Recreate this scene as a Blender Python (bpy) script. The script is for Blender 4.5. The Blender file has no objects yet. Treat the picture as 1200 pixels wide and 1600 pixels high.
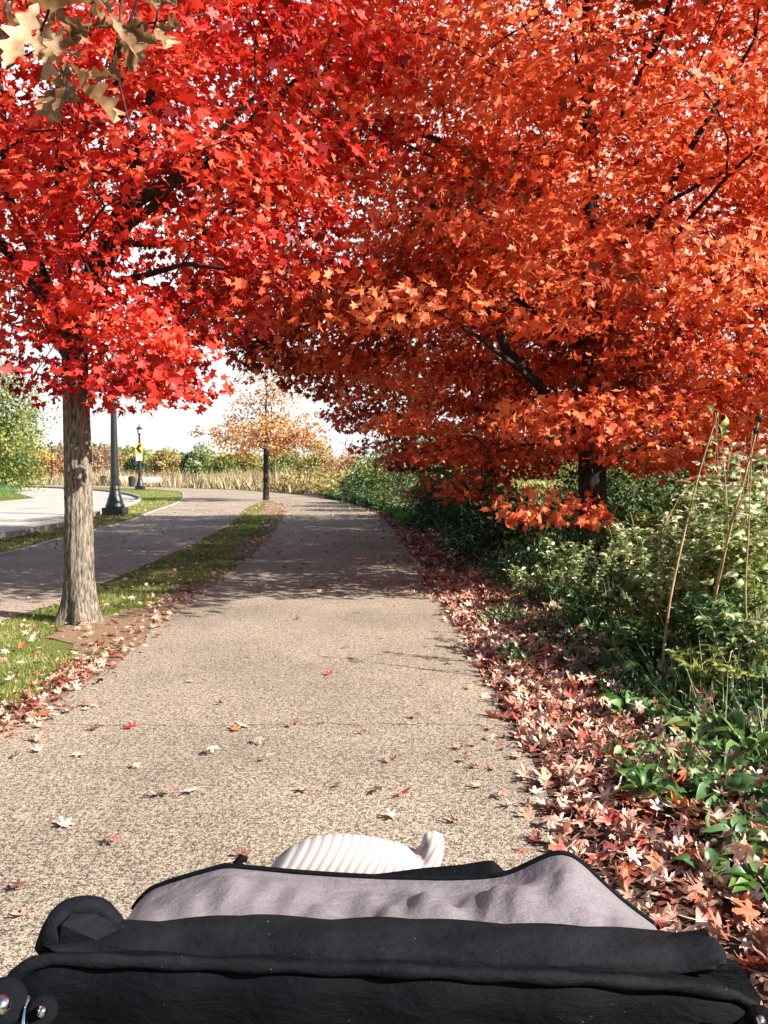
import bpy, bmesh, math
import numpy as np
from mathutils import Vector, Matrix
rad = math.radians
scene = bpy.context.scene
# ------------------------------------------------------------------ camera, sky, sun, exposure
CAMH, F, YH = 1.45, 1250.0, 737.0
PITCH = math.atan((800 - YH) / F)
cam_d = bpy.data.cameras.new("camera")
cam = bpy.data.objects.new("camera", cam_d)
scene.collection.objects.link(cam)
cam.location = (0, 0, CAMH)
cam.rotation_euler = (math.pi / 2 - PITCH, 0, 0)
cam_d.sensor_fit = 'VERTICAL'
cam_d.sensor_height = 36.0
cam_d.lens = 36.0 * F / 1600.0
cam_d.clip_start = 0.05
cam_d.clip_end = 3000
scene.camera = cam

SUN_EL = rad(34)
SUN_AZ = math.atan2(0.91, -0.40)           # measured from +Y towards +X
sund = Vector((math.sin(SUN_AZ) * math.cos(SUN_EL), math.cos(SUN_AZ) * math.cos(SUN_EL), math.sin(SUN_EL)))
world = bpy.data.worlds.new("World")
scene.world = world
world.use_nodes = True
wn = world.node_tree.nodes; wl = world.node_tree.links
sky = wn.new('ShaderNodeTexSky'); sky.sky_type = 'NISHITA'; sky.sun_disc = False
sky.sun_elevation = SUN_EL; sky.sun_rotation = SUN_AZ
sky.air_density = 1.0; sky.dust_density = 1.0; sky.ozone_density = 1.0
bg = wn['Background']; bg.inputs['Strength'].default_value = 0.055
# thin bright cloud bank over the half of the sky ahead, clear blue overhead and behind
tcw = wn.new('ShaderNodeTexCoord'); spw = wn.new('ShaderNodeSeparateXYZ'); wl.new(tcw.outputs['Generated'], spw.inputs[0])
nzw = wn.new('ShaderNodeTexNoise'); nzw.inputs['Scale'].default_value = 2.6; nzw.inputs['Detail'].default_value = 6; wl.new(tcw.outputs['Generated'], nzw.inputs['Vector'])
def wmath(op, a, b):
    m = wn.new('ShaderNodeMath'); m.operation = op
    for i, v in enumerate((a, b)):
        if isinstance(v, (int, float)): m.inputs[i].default_value = v
        else: wl.new(v, m.inputs[i])
    return m.outputs[0]
cv = wmath('ADD', wmath('MULTIPLY', spw.outputs[1], .9), wmath('MULTIPLY', spw.outputs[2], -.75))
cv = wmath('ADD', cv, wmath('MULTIPLY', nzw.outputs[0], .35))
mrw = wn.new('ShaderNodeMapRange'); mrw.interpolation_type = 'SMOOTHSTEP'; mrw.inputs[1].default_value = .20; mrw.inputs[2].default_value = .50; wl.new(cv, mrw.inputs[0])
mxw = wn.new('ShaderNodeMix'); mxw.data_type = 'RGBA'; wl.new(mrw.outputs[0], mxw.inputs[0]); wl.new(sky.outputs[0], mxw.inputs[6]); mxw.inputs[7].default_value = (6.5, 6.5, 6.6, 1)
wl.new(mxw.outputs[2], bg.inputs['Color'])
sl = bpy.data.lights.new("sun", 'SUN'); sl.energy = 5.0; sl.angle = rad(0.5); sl.color = (1.0, 0.95, 0.86)
so = bpy.data.objects.new("sun", sl); scene.collection.objects.link(so)
so.rotation_euler = sund.to_track_quat('Z', 'Y').to_euler()
scene.view_settings.view_transform = 'Standard'
scene.view_settings.look = 'None'
scene.view_settings.exposure = 1.72
scene.view_settings.gamma = 1.0

# ------------------------------------------------------------------ helpers
rng = np.random.default_rng(7)
ORG = {}
COL = scene.collection
def W(px, py, depth):
    a = (px - 600) / F; b = -(py - 800) / F
    d = np.array([a, math.cos(PITCH) + b * math.sin(PITCH), -math.sin(PITCH) + b * math.cos(PITCH)])
    return np.array([0, 0, CAMH]) + d * (depth / d[1])
def G(px, py):                               # point of the ground seen at a pixel of the photograph
    a = (px - 600) / F; b = -(py - 800) / F
    d = np.array([a, math.cos(PITCH) + b * math.sin(PITCH), -math.sin(PITCH) + b * math.cos(PITCH)])
    return (d * (CAMH / -d[2]))[:2]
def tag(o, label=None, cat=None, group=None, kind=None):
    if label: o['label'] = label
    if cat: o['category'] = cat
    if group: o['group'] = group
    if kind: o['kind'] = kind
    return o
def thing(name, loc, label, cat, group=None):
    o = bpy.data.objects.new(name, None); COL.objects.link(o)
    o.location = tuple(float(v) for v in loc); o.empty_display_size = 0.2
    ORG[o.name] = np.array(loc, float)
    return tag(o, label, cat, group)
def mk(name, V, faces, mat, parent=None, tint=None, smooth=False):
    """faces: list of index tuples, or an (n,k) array"""
    V = np.asarray(V, np.float32).reshape(-1, 3)
    org = ORG[parent.name] if parent is not None else np.zeros(3)
    V = V - org.astype(np.float32)
    me = bpy.data.meshes.new(name)
    if isinstance(faces, np.ndarray) and len(faces):
        n, k = faces.shape
        me.vertices.add(len(V)); me.vertices.foreach_set('co', V.ravel())
        me.loops.add(n * k); me.polygons.add(n)
        me.polygons.foreach_set('loop_start', np.arange(0, n * k, k, dtype=np.int32))
        me.polygons.foreach_set('loop_total', np.full(n, k, dtype=np.int32))
        me.loops.foreach_set('vertex_index', faces.astype(np.int32).ravel())
        me.update(calc_edges=True)
    else:
        me.from_pydata([tuple(map(float, v)) for v in V], [], [tuple(int(i) for i in f) for f in faces]); me.update()
    if tint is not None:
        at = me.attributes.new('tint', 'FLOAT', 'POINT'); at.data.foreach_set('value', np.asarray(tint, np.float32))
    if smooth:
        me.polygons.foreach_set('use_smooth', np.ones(len(me.polygons), dtype=bool))
    if mat is not None: me.materials.append(mat)
    o = bpy.data.objects.new(name, me); COL.objects.link(o)
    if parent is not None: o.parent = parent
    ORG[o.name] = org
    return o
class MB:
    def __init__(s): s.V = []; s.F = []; s.n = 0
    def add(s, V, Fs):
        V = np.asarray(V, float); s.V.append(V); s.F += [tuple(i + s.n for i in f) for f in Fs]; s.n += len(V)
    def box(s, c, size, rot=0, bev=0.0):
        x, y, z = [v / 2 for v in size]; b = min(bev, x * .45, y * .45, z * .45)
        bm = bmesh.new(); bmesh.ops.create_cube(bm, size=1)
        bmesh.ops.scale(bm, vec=size, verts=bm.verts)
        if b > 0: bmesh.ops.bevel(bm, geom=bm.edges[:], offset=b, segments=2, affect='EDGES', profile=.6)
        bmesh.ops.rotate(bm, cent=(0, 0, 0), matrix=Matrix.Rotation(rot, 3, 'Z'), verts=bm.verts)
        bm.verts.index_update()
        V = [np.array(v.co) + np.array(c) for v in bm.verts]; Fs = [[v.index for v in f.verts] for f in bm.faces]
        bm.free(); s.add(V, Fs)
    def tube(s, pts, r, n=10, cap=True, squash=None):
        pts = np.asarray(pts, float); m = len(pts)
        r = np.broadcast_to(np.asarray(r, float), (m,))
        T = np.gradient(pts, axis=0); T /= np.linalg.norm(T, axis=1)[:, None] + 1e-12
        up = np.array([0, 0, 1.]) if abs(T[0][2]) < .9 else np.array([1., 0, 0])
        V = []
        u = np.cross(T[0], up); u /= np.linalg.norm(u)
        for i in range(m):
            u = u - T[i] * u.dot(T[i]); u /= np.linalg.norm(u); w = np.cross(T[i], u)
            for k in range(n):
                a = 2 * math.pi * k / n
                V.append(pts[i] + r[i] * (math.cos(a) * u + math.sin(a) * w * (squash if squash else 1)))
        Fs = [[i * n + k, i * n + (k + 1) % n, (i + 1) * n + (k + 1) % n, (i + 1) * n + k] for i in range(m - 1) for k in range(n)]
        if cap:
            Fs.append(list(range(n))[::-1]); Fs.append([(m - 1) * n + k for k in range(n)])
        s.add(V, Fs)
    def lathe(s, c, prof, n=16):
        V = []; m = len(prof)
        for r, z in prof:
            for k in range(n):
                a = 2 * math.pi * k / n; V.append((c[0] + r * math.cos(a), c[1] + r * math.sin(a), c[2] + z))
        Fs = [[i * n + k, i * n + (k + 1) % n, (i + 1) * n + (k + 1) % n, (i + 1) * n + k] for i in range(m - 1) for k in range(n)]
        Fs.append(list(range(n))[::-1]); Fs.append([(m - 1) * n + k for k in range(n)])
        s.add(V, Fs)
    def build(s, name, mat, parent=None, smooth=False):
        return mk(name, np.concatenate(s.V), s.F, mat, parent, smooth=smooth)
def vnoise(x, y, seed=0):                     # cheap smooth noise, about -1..1
    r = np.random.default_rng(seed); v = 0
    for k in range(5):
        a = r.uniform(0, 6.28); f = r.uniform(.6, 1.8); p = r.uniform(0, 6.28)
        v = v + np.sin((x * math.cos(a) + y * math.sin(a)) * f + p)
    return v / 3.0
def unit(v): return v / (np.linalg.norm(v, axis=-1, keepdims=True) + 1e-9)

# ------------------------------------------------------------------ materials
def newmat(name):
    m = bpy.data.materials.new(name); m.use_nodes = True
    nt = m.node_tree; return m, nt, nt.nodes, nt.links, nt.nodes['Principled BSDF']
def ramp(N, stops, interp='LINEAR'):
    r = N.new('ShaderNodeValToRGB'); cr = r.color_ramp; cr.interpolation = interp
    while len(cr.elements) < len(stops): cr.elements.new(0.5)
    for e, (p, c) in zip(cr.elements, stops): e.position = p; e.color = (*c, 1)
    return r
def noise(N, L, scale, detail=3, rough=.55, stretch=None, coord='Object'):
    tc = N.new('ShaderNodeTexCoord'); n = N.new('ShaderNodeTexNoise')
    n.inputs['Scale'].default_value = scale; n.inputs['Detail'].default_value = detail; n.inputs['Roughness'].default_value = rough
    if stretch:
        mp = N.new('ShaderNodeMapping'); mp.inputs['Scale'].default_value = stretch
        L.new(tc.outputs[coord], mp.inputs[0]); L.new(mp.outputs[0], n.inputs['Vector'])
    else: L.new(tc.outputs[coord], n.inputs['Vector'])
    return n
def mixc(N, L, fac, a, b, mode='MIX'):
    m = N.new('ShaderNodeMix'); m.data_type = 'RGBA'; m.blend_type = mode
    if isinstance(fac, float): m.inputs[0].default_value = fac
    else: L.new(fac, m.inputs[0])
    for i, v in ((6, a), (7, b)):
        if isinstance(v, tuple): m.inputs[i].default_value = (*v, 1)
        else: L.new(v, m.inputs[i])
    return m.outputs[2]
def bump(N, L, h, bsdf, strength, dist):
    b = N.new('ShaderNodeBump'); b.inputs['Strength'].default_value = strength; b.inputs['Distance'].default_value = dist
    L.new(h, b.inputs['Height']); L.new(b.outputs[0], bsdf.inputs['Normal']); return b
def leafmat(name, stops, transl=0.35, rough=.55, spec=.3, patch=0.35, pscale=.6, tgain=1.3):
    m, nt, N, L, B = newmat(name)
    at = N.new('ShaderNodeAttribute'); at.attribute_name = 'tint'
    n = noise(N, L, pscale, 2)
    mr = N.new('ShaderNodeMapRange'); mr.inputs[1].default_value = .3; mr.inputs[2].default_value = .7
    mr.inputs[3].default_value = -patch; mr.inputs[4].default_value = patch
    L.new(n.outputs['Fac'], mr.inputs[0])
    ad = N.new('ShaderNodeMath'); ad.operation = 'ADD'; ad.use_clamp = True
    L.new(at.outputs['Fac'], ad.inputs[0]); L.new(mr.outputs[0], ad.inputs[1])
    r = ramp(N, stops); L.new(ad.outputs[0], r.inputs[0])
    L.new(r.outputs[0], B.inputs['Base Color']); B.inputs['Roughness'].default_value = rough
    B.inputs['Specular IOR Level'].default_value = spec
    t = N.new('ShaderNodeBsdfTranslucent')
    tc = mixc(N, L, 1.0, r.outputs[0], (tgain, tgain * .95, tgain * .8), 'MULTIPLY'); L.new(tc, t.inputs[0])
    mx = N.new('ShaderNodeMixShader'); mx.inputs[0].default_value = transl
    L.new(B.outputs[0], mx.inputs[1]); L.new(t.outputs[0], mx.inputs[2])
    L.new(mx.outputs[0], N['Material Output'].inputs[0])
    return m
def plain(name, col, rough=.6, metal=0, nscale=30, var=.25, bumpd=.001, bs=.3, spec=.5):
    m, nt, N, L, B = newmat(name)
    n = noise(N, L, nscale, 4)
    lo = tuple(c * (1 - var) for c in col); hi = tuple(min(1, c * (1 + var)) for c in col)
    r = ramp(N, [(.3, lo), (.7, hi)]); L.new(n.outputs['Fac'], r.inputs[0]); L.new(r.outputs[0], B.inputs['Base Color'])
    B.inputs['Roughness'].default_value = rough; B.inputs['Metallic'].default_value = metal
    B.inputs['Specular IOR Level'].default_value = spec
    if bumpd: bump(N, L, n.outputs['Fac'], B, bs, bumpd)
    return m
def asphalt(name, dark, mid, light, crack=False, scale=1.0):
    m, nt, N, L, B = newmat(name)
    n1 = noise(N, L, 150 * scale, 3, .8); n2 = noise(N, L, 60 * scale, 2, .6); n3 = noise(N, L, .55, 4, .6)
    r = ramp(N, [(.30, dark), (.47, mid), (.56, light), (.66, tuple(min(1, c * 1.45) for c in light))])
    a = N.new('ShaderNodeMix'); a.data_type = 'FLOAT'; a.inputs[0].default_value = .3
    L.new(n1.outputs['Fac'], a.inputs[2]); L.new(n2.outputs['Fac'], a.inputs[3])
    st = N.new('ShaderNodeMapRange'); st.inputs[1].default_value = .32; st.inputs[2].default_value = .68
    L.new(a.outputs[0], st.inputs[0]); L.new(st.outputs[0], r.inputs[0])
    r3 = ramp(N, [(.3, (.70, .69, .68)), (.55, (1, .98, .96)), (.7, (1.12, 1.08, 1.02))]); L.new(n3.outputs['Fac'], r3.inputs[0])
    c = mixc(N, L, 1.0, r.outputs[0], r3.outputs[0], 'MULTIPLY')
    if crack:
        tc = N.new('ShaderNodeTexCoord'); sp = N.new('ShaderNodeSeparateXYZ'); L.new(tc.outputs['Object'], sp.inputs[0])
        nz = noise(N, L, 2.5, 5, .7)
        ma = N.new('ShaderNodeMath'); ma.operation = 'MULTIPLY_ADD'; ma.inputs[1].default_value = .34
        L.new(nz.outputs['Fac'], ma.inputs[0]); L.new(sp.outputs[1], ma.inputs[2])
        su = N.new('ShaderNodeMath'); su.operation = 'SUBTRACT'; su.inputs[1].default_value = 4.66; L.new(ma.outputs[0], su.inputs[0])
        ab = N.new('ShaderNodeMath'); ab.operation = 'ABSOLUTE'; L.new(su.outputs[0], ab.inputs[0])
        lt = N.new('ShaderNodeMath'); lt.operation = 'LESS_THAN'; lt.inputs[1].default_value = .007; L.new(ab.outputs[0], lt.inputs[0])
        c = mixc(N, L, lt.outputs[0], c, (.06, .045, .035))
    L.new(c, B.inputs['Base Color']); B.inputs['Roughness'].default_value = .9
    B.inputs['Specular IOR Level'].default_value = .25
    bump(N, L, a.outputs[0], B, .7, .006)
    return m
def barkmat(name, dark, light, scale=14, st=(1, 1, .14), bd=.02):
    m, nt, N, L, B = newmat(name)
    n = noise(N, L, scale, 5, .65, st); n2 = noise(N, L, 3, 3)
    r = ramp(N, [(.36, dark), (.62, light)]); L.new(n.outputs['Fac'], r.inputs[0])
    r2 = ramp(N, [(.3, (.75, .75, .72)), (.7, (1.1, 1.08, 1.0))]); L.new(n2.outputs['Fac'], r2.inputs[0])
    L.new(mixc(N, L, 1.0, r.outputs[0], r2.outputs[0], 'MULTIPLY'), B.inputs['Base Color'])
    B.inputs['Roughness'].default_value = .9; B.inputs['Specular IOR Level'].default_value = .2
    bump(N, L, n.outputs['Fac'], B, .9, bd); return m
def groundmat(name, stops, scale, big=None, bd=.02):
    m, nt, N, L, B = newmat(name)
    n = noise(N, L, scale, 6, .65); r = ramp(N, stops); L.new(n.outputs['Fac'], r.inputs[0]); c = r.outputs[0]
    if big:
        n2 = noise(N, L, .35, 4, .6); r2 = ramp(N, big); L.new(n2.outputs['Fac'], r2.inputs[0]); c = mixc(N, L, 1.0, c, r2.outputs[0], 'MULTIPLY')
    L.new(c, B.inputs['Base Color']); B.inputs['Roughness'].default_value = .95; B.inputs['Specular IOR Level'].default_value = .15
    bump(N, L, n.outputs['Fac'], B, .8, bd); return m

M = {}
M['red'] = leafmat('red_maple_leaves', [(0, (.15, .008, .010)), (.35, (.46, .020, .014)), (.7, (.68, .065, .032)), (1, (.80, .19, .10))], .36)
M['orange'] = leafmat('orange_maple_leaves', [(0, (.12, .03, .012)), (.25, (.46, .05, .018)), (.55, (.70, .14, .048)), (.85, (.82, .25, .11)), (1, (.70, .24, .10))], .36, patch=.4, pscale=.45)
M['rust'] = leafmat('rusty_red_maple_leaves', [(0, (.12, .012, .01)), (.45, (.42, .04, .016)), (.8, (.52, .11, .03)), (1, (.42, .17, .06))], .28)
M['oakdry'] = leafmat('dry_tan_oak_leaves', [(0, (.07, .03, .014)), (.35, (.15, .075, .033)), (.7, (.27, .16, .08)), (1, (.42, .29, .17))], .25, rough=.6, patch=.35, pscale=22)
M['bronze'] = leafmat('bronze_orange_leaves', [(0, (.20, .085, .03)), (.5, (.44, .22, .08)), (1, (.60, .38, .18))], .35)
M['green'] = leafmat('green_leaves', [(0, (.015, .045, .02)), (.4, (.045, .11, .035)), (.75, (.12, .21, .07)), (1, (.30, .38, .17))], .35, rough=.4, spec=.5)
M['lush'] = leafmat('lush_green_leaves', [(0, (.025, .075, .02)), (.5, (.06, .145, .03)), (1, (.17, .27, .07))], .3, rough=.45, spec=.4)
M['darkgreen'] = leafmat('dark_green_leaves', [(0, (.01, .03, .014)), (1, (.04, .085, .03))], .25)
M['olive'] = leafmat('yellow_green_leaves', [(0, (.05, .08, .02)), (.5, (.16, .20, .045)), (1, (.34, .34, .10))], .35)
M['pale'] = leafmat('pale_dry_green_leaves', [(0, (.04, .085, .025)), (.4, (.15, .22, .07)), (.7, (.36, .39, .20)), (1, (.62, .60, .42))], .35)
M['yellow'] = leafmat('golden_leaves', [(0, (.13, .11, .035)), (.5, (.29, .23, .075)), (1, (.46, .36, .15))], .35)
M['tan'] = leafmat('dry_tan_stems', [(0, (.12, .085, .04)), (.5, (.28, .21, .12)), (1, (.48, .39, .26))], .25, rough=.8)
M['brownpink'] = leafmat('faded_brown_leaves', [(0, (.18, .09, .07)), (.5, (.34, .20, .14)), (1, (.48, .34, .24))], .3)
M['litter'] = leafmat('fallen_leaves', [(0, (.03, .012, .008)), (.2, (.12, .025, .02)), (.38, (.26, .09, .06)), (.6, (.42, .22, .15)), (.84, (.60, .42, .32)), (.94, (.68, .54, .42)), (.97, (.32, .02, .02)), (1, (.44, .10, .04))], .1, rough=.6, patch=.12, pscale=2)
M['grass'] = leafmat('lawn_grass', [(0, (.05, .08, .015)), (.5, (.15, .20, .04)), (.8, (.30, .31, .09)), (1, (.48, .40, .2))], .3, patch=.3, pscale=1.2)
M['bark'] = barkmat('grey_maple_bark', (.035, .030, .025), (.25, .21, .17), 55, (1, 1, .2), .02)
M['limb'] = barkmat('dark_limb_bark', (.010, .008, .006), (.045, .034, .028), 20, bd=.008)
M['greylimb'] = barkmat('grey_twig_bark', (.06, .05, .045), (.20, .17, .15), 20, bd=.006)
M['stem'] = barkmat('dry_stem', (.16, .10, .05), (.42, .30, .18), 40, (1, 1, .1), .001)
M['greenstem'] = plain('green_stem', (.12, .16, .05), .6)
M['path'] = asphalt('speckled_tan_asphalt', (.030, .023, .017), (.135, .108, .082), (.275, .228, .178), True)
M['path2'] = asphalt('speckled_asphalt_side', (.04, .032, .026), (.18, .142, .112), (.30, .24, .195))
M['road'] = asphalt('pale_road_asphalt', (.14, .12, .11), (.29, .25, .23), (.38, .34, .31))
M['kerb'] = plain('pale_concrete', (.27, .24, .21), .9, nscale=25, var=.2, bumpd=.004)
M['lawn'] = groundmat('lawn_soil', [(.3, (.05, .06, .015)), (.55, (.11, .13, .03)), (.75, (.22, .20, .07))], 30, [(.3, (.7, .75, .6)), (.7, (1.2, 1.1, 1))], .03)
M['dirt'] = groundmat('bare_dirt', [(.3, (.09, .055, .035)), (.7, (.26, .18, .12))], 40, [(.3, (.8, .8, .8)), (.7, (1.15, 1.1, 1))], .015)
M['humus'] = groundmat('dark_humus', [(.3, (.02, .012, .008)), (.7, (.10, .06, .04))], 25, None, .03)
M['black_metal'] = plain('black_painted_metal', (.012, .014, .014), .38, .0, 60, .3, .0004, .2, .5)
M['lampglass'] = plain('frosted_lamp_glass', (.55, .55, .52), .3, 0, 10, .1, 0)
M['yellow_sign'] = plain('amber_sign_sheet', (.75, .42, .08), .5, 0, 8, .06, 0)
M['pale_sign'] = plain('pale_sign_sheet', (.62, .56, .48), .5, 0, 8, .06, 0)
M['wood'] = plain('pale_bench_wood', (.55, .48, .40), .8, 0, 12, .2, .002)

# ------------------------------------------------------------------ ground, paths, kerbs
def interp(pts):
    pts = np.array(pts, float); return pts
R_EDGE = np.array([(.74, -6), (.74, 2), (.72, 2.95), (.79, 3.67), (.77, 5.0), (.74, 5.8), (.72, 7.5), (.68, 9.4), (.54, 13.6), (.31, 19.5), (-.23, 28.8), (-1.8, 37.8), (-4.6, 47.7), (-8.2, 56.6), (-12.9, 64.7), (-22.3, 75.5), (-36, 88), (-60, 98)])
L_EDGE = np.array([(-2.1, -6), (-2.1, 4.4), (-2.05, 5.1), (-2.0, 6), (-2.1, 7.3), (-2.14, 8.9), (-2.2, 11.1), (-2.28, 13.6), (-2.5, 17.6), (-3.0, 23.2), (-3.5, 28.8), (-4.6, 36.2), (-6.0, 41)])
MR = np.array([(-3.9, -6), (-3.8, 5), (-3.7, 7.8), (-3.55, 8.9), (-3.65, 11.1), (-3.8, 16), (-4.2, 21.8), (-5.4, 31.2), (-5.9, 37.0), (-6.0, 41)])
ML = np.array([(-6.6, -6), (-6.6, 6), (-6.6, 13.8), (-6.9, 17.3), (-7.4, 23.2), (-8.3, 28.8), (-9.65, 37.7), (-11.9, 47.7), (-15, 58.5), (-19.5, 67), (-27, 74), (-38, 82), (-60, 90)])
def xr(y): return np.interp(y, R_EDGE[:, 1], R_EDGE[:, 0])
def xl(y): return np.interp(y, L_EDGE[:, 1], L_EDGE[:, 0])
def xmr(y): return np.interp(y, MR[:, 1], MR[:, 0])
def xml(y): return np.interp(y, ML[:, 1], ML[:, 0])
def smooth_line(P, n=6):
    P = np.array(P, float); out = []
    for i in range(len(P) - 1):
        p0 = P[max(i - 1, 0)]; p1 = P[i]; p2 = P[i + 1]; p3 = P[min(i + 2, len(P) - 1)]
        for t in np.linspace(0, 1, n, endpoint=False):
            out.append(.5 * ((2 * p1) + (-p0 + p2) * t + (2 * p0 - 5 * p1 + 4 * p2 - p3) * t * t + (-p0 + 3 * p1 - 3 * p2 + p3) * t ** 3))
    out.append(P[-1]); return np.array(out)
def sheet(name, poly, z, mat, kind='structure', rough=.0, seed=1):
    poly = np.array(poly, float)
    if rough:
        # refine the outline and jitter it
        out = []
        for i in range(len(poly)):
            a = poly[i]; b = poly[(i + 1) % len(poly)]; L = np.linalg.norm(b - a); st = .12 if min(a[1], b[1]) < 14 else .5
            n = max(1, int(min(L, 60) / st))
            for t in range(n): out.append(a + (b - a) * t / n)
        poly = np.array(out); r = np.random.default_rng(seed)
        poly = poly + r.normal(0, rough, poly.shape) + np.stack([vnoise(poly[:, 0] * 5, poly[:, 1] * 5, seed), vnoise(poly[:, 0] * 5, poly[:, 1] * 5, seed + 1)], 1) * rough * 1.5
    V = np.c_[poly, np.full(len(poly), z)]
    o = mk(name, V, [tuple(range(len(V)))], mat)
    if o.data.polygons[0].normal.z < 0: o.data.flip_normals()
    bm = bmesh.new(); bm.from_mesh(o.data); bmesh.ops.triangulate(bm, faces=bm.faces[:]); bm.to_mesh(o.data); bm.free()
    return tag(o, kind=kind)
# base ground
g = mk('ground', [(-900, -60, 0), (900, -60, 0), (900, 1500, 0), (-900, 1500, 0)], [(0, 1, 2, 3)], M['lawn']); tag(g, kind='structure')
# one footpath that splits round the grass island: two sheets meeting at the far end
ISL = 41.0
near = [p for p in smooth_line(L_EDGE)]
rightside = smooth_line(R_EDGE)
mr = smooth_line(MR); ml = smooth_line(ML)
def strip(name, ysamp, lo, hi, z, mat, seed, jit=.01):
    r = np.random.default_rng(seed); V = []
    for y in ysamp:
        j = jit if y < 30 else 0; a = lo(y) + r.normal(0, j) + j * 1.3 * math.sin(y * 7.3 + seed) ; b = hi(y) + r.normal(0, j) + j * 1.3 * math.sin(y * 6.1 + seed)
        V += [(a, y, z), (b, y, z)]
    n = len(ysamp); return tag(mk(name, V, np.array([(2 * i, 2 * i + 1, 2 * i + 3, 2 * i + 2) for i in range(n - 1)]), mat), kind='structure')
yy_ = np.concatenate([np.arange(-6, 14, .06), np.arange(14, 30, .2), np.arange(30, 41, .5)])
strip('path', np.r_[yy_, np.arange(41, 47.8, .5)], xl, xr, .012, M['path'], 3)
strip('side_path', np.r_[yy_, 41, 44, 47.7, 47.71, np.arange(48, 88, 1.)], xml, lambda y: xmr(y) if y < 41 else (-6.0 if y < 47.705 else xr(y)), .008, M['path2'], 5)
road_edge = smooth_line([(-10.5, -6), (-9.6, 8), (-8.9, 14), (-8.45, 17.2), (-8.5, 20.6), (-9.1, 23.5), (-9.75, 27.5), (-10.4, 31.5), (-11.7, 37.7), (-13.6, 44), (-17, 51.8), (-23.3, 62.7), (-36, 76), (-60, 86)])
sheet('road', list(road_edge) + [(-60, 76), (-38, 70), (-27, 58), (-22.5, 50), (-19.2, 44), (-18.6, 38), (-24, 33), (-60, 30), (-60, -6)], .004, M['road'], rough=.01, seed=6)
# kerbs
def kerb(name, line, w, h, side, mat, label):
    line = np.array(line); T = np.gradient(line, axis=0); T = unit(T); Nn = np.c_[-T[:, 1], T[:, 0]] * side
    V = []; m = len(line)
    for p, n in zip(line, Nn):
        a = p; b = p + n * w
        V += [(a[0], a[1], -.05), (a[0] + n[0] * .01, a[1] + n[1] * .01, h - .01), (a[0] + n[0] * .025, a[1] + n[1] * .025, h), (b[0], b[1], h), (b[0], b[1], -.05)]
    Fs = [(i * 5 + k, i * 5 + k + 1, (i + 1) * 5 + k + 1, (i + 1) * 5 + k) for i in range(m - 1) for k in range(4)]
    Fs += [(0, 1, 2, 3, 4), tuple((m - 1) * 5 + k for k in (4, 3, 2, 1, 0))]
    return tag(mk(name, V, Fs, mat), kind='structure')
kerb('kerb', road_edge[(road_edge[:, 1] > 16)], .16, .13, -1, M['kerb'], '')
kerb('path_edging', ml[(ml[:, 1] > 5) & (ml[:, 1] < 60)] , .10, .035, 1, M['kerb'], '')
# dirt margins by the island
strip('dirt_margin', np.arange(-2, 36, .07), lambda y: xl(y) - (.24 + .15 * math.sin(y * .9) + .14 * vnoise(y * 1.7, 0, 9) + .03 * math.sin(y * 23)), lambda y: xl(y) + .05, .004, M['dirt'], 8, .02)
sheet('worn_dirt', [(-2.35, 6.1), (-2.12, 6.6), (-2.2, 7.6), (-2.3, 8.6), (-2.7, 8.3), (-3.0, 7.3), (-2.75, 6.7)], .0065, M['dirt'], rough=.06, seed=12)
sheet('worn_track', [(-3.7, 26), (-3.55, 30), (-4.6, 37), (-5.4, 39.5), (-5.6, 37.5), (-4.9, 33), (-4.4, 28)], .0065, M['dirt'], rough=.06, seed=13)
# right verge with a soft bank
def vh(x, y):
    t = np.clip((x - xr(y)) / 2.4, 0, 1)
    s = t * t * (3 - 2 * t)
    return .006 + s * .14 + np.clip((x - xr(y)) * 2, 0, 1) * .018 * (1 + vnoise(x * 3.1, y * 3.1, 4))
ys = np.concatenate([np.arange(-3, 16, .12), np.arange(16, 52, .6)]); ts = np.concatenate([np.linspace(-.04, 3, 34), np.linspace(3.4, 30, 16)])
VV = []
for y in ys:
    for t in ts:
        x = xr(y) + t + (.03 * vnoise(y * 6, 1, 2) if t < 0 else 0); VV.append((x, y, vh(x, y) + (.008 if t < .1 else 0)))
nt_ = len(ts)
FF = np.array([(i * nt_ + k, i * nt_ + k + 1, (i + 1) * nt_ + k + 1, (i + 1) * nt_ + k) for i in range(len(ys) - 1) for k in range(nt_ - 1)])
tag(mk('verge', VV, FF, M['humus'], smooth=True), kind='structure')

# ------------------------------------------------------------------ leaf scatter machinery
def star(lobes, l0=1.0, l1=.86, l2=.55, n1=.45, n2=.42, sk=0, cup=-.22):
    """maple leaf outline as a fan; x right, y to the tip"""
    ang = np.array([0, 52, 108]); ln = np.array([1.0, .86, .55])
    pts = []
    out = []
    for a, l in ((0, l0), (25, n1), (50, l1), (80, n2), (106, l2), (150, .24)):
        out.append((math.sin(rad(a)) * l, math.cos(rad(a)) * l))
    P = [out[0]] + out[1:] + [(0, -.06)] + [(-x, y) for x, y in out[:0:-1]]
    P = np.array(P) * .58 + np.array([0, 0])
    V = np.vstack([[0, 0], P]); z = cup * (V ** 2).sum(1) + .10 * np.abs(V[:, 0]) + sk * V[:, 0] * V[:, 1]; V = V * np.array([1 + sk * .25, 1]) + np.c_[sk * .18 * V[:, 1] ** 2, np.zeros(len(V))]
    V = np.c_[V, z]; n = len(P)
    Fs = np.array([(0, 1 + (i + 1) % n, 1 + i) for i in range(n)])
    return V, Fs
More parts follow.
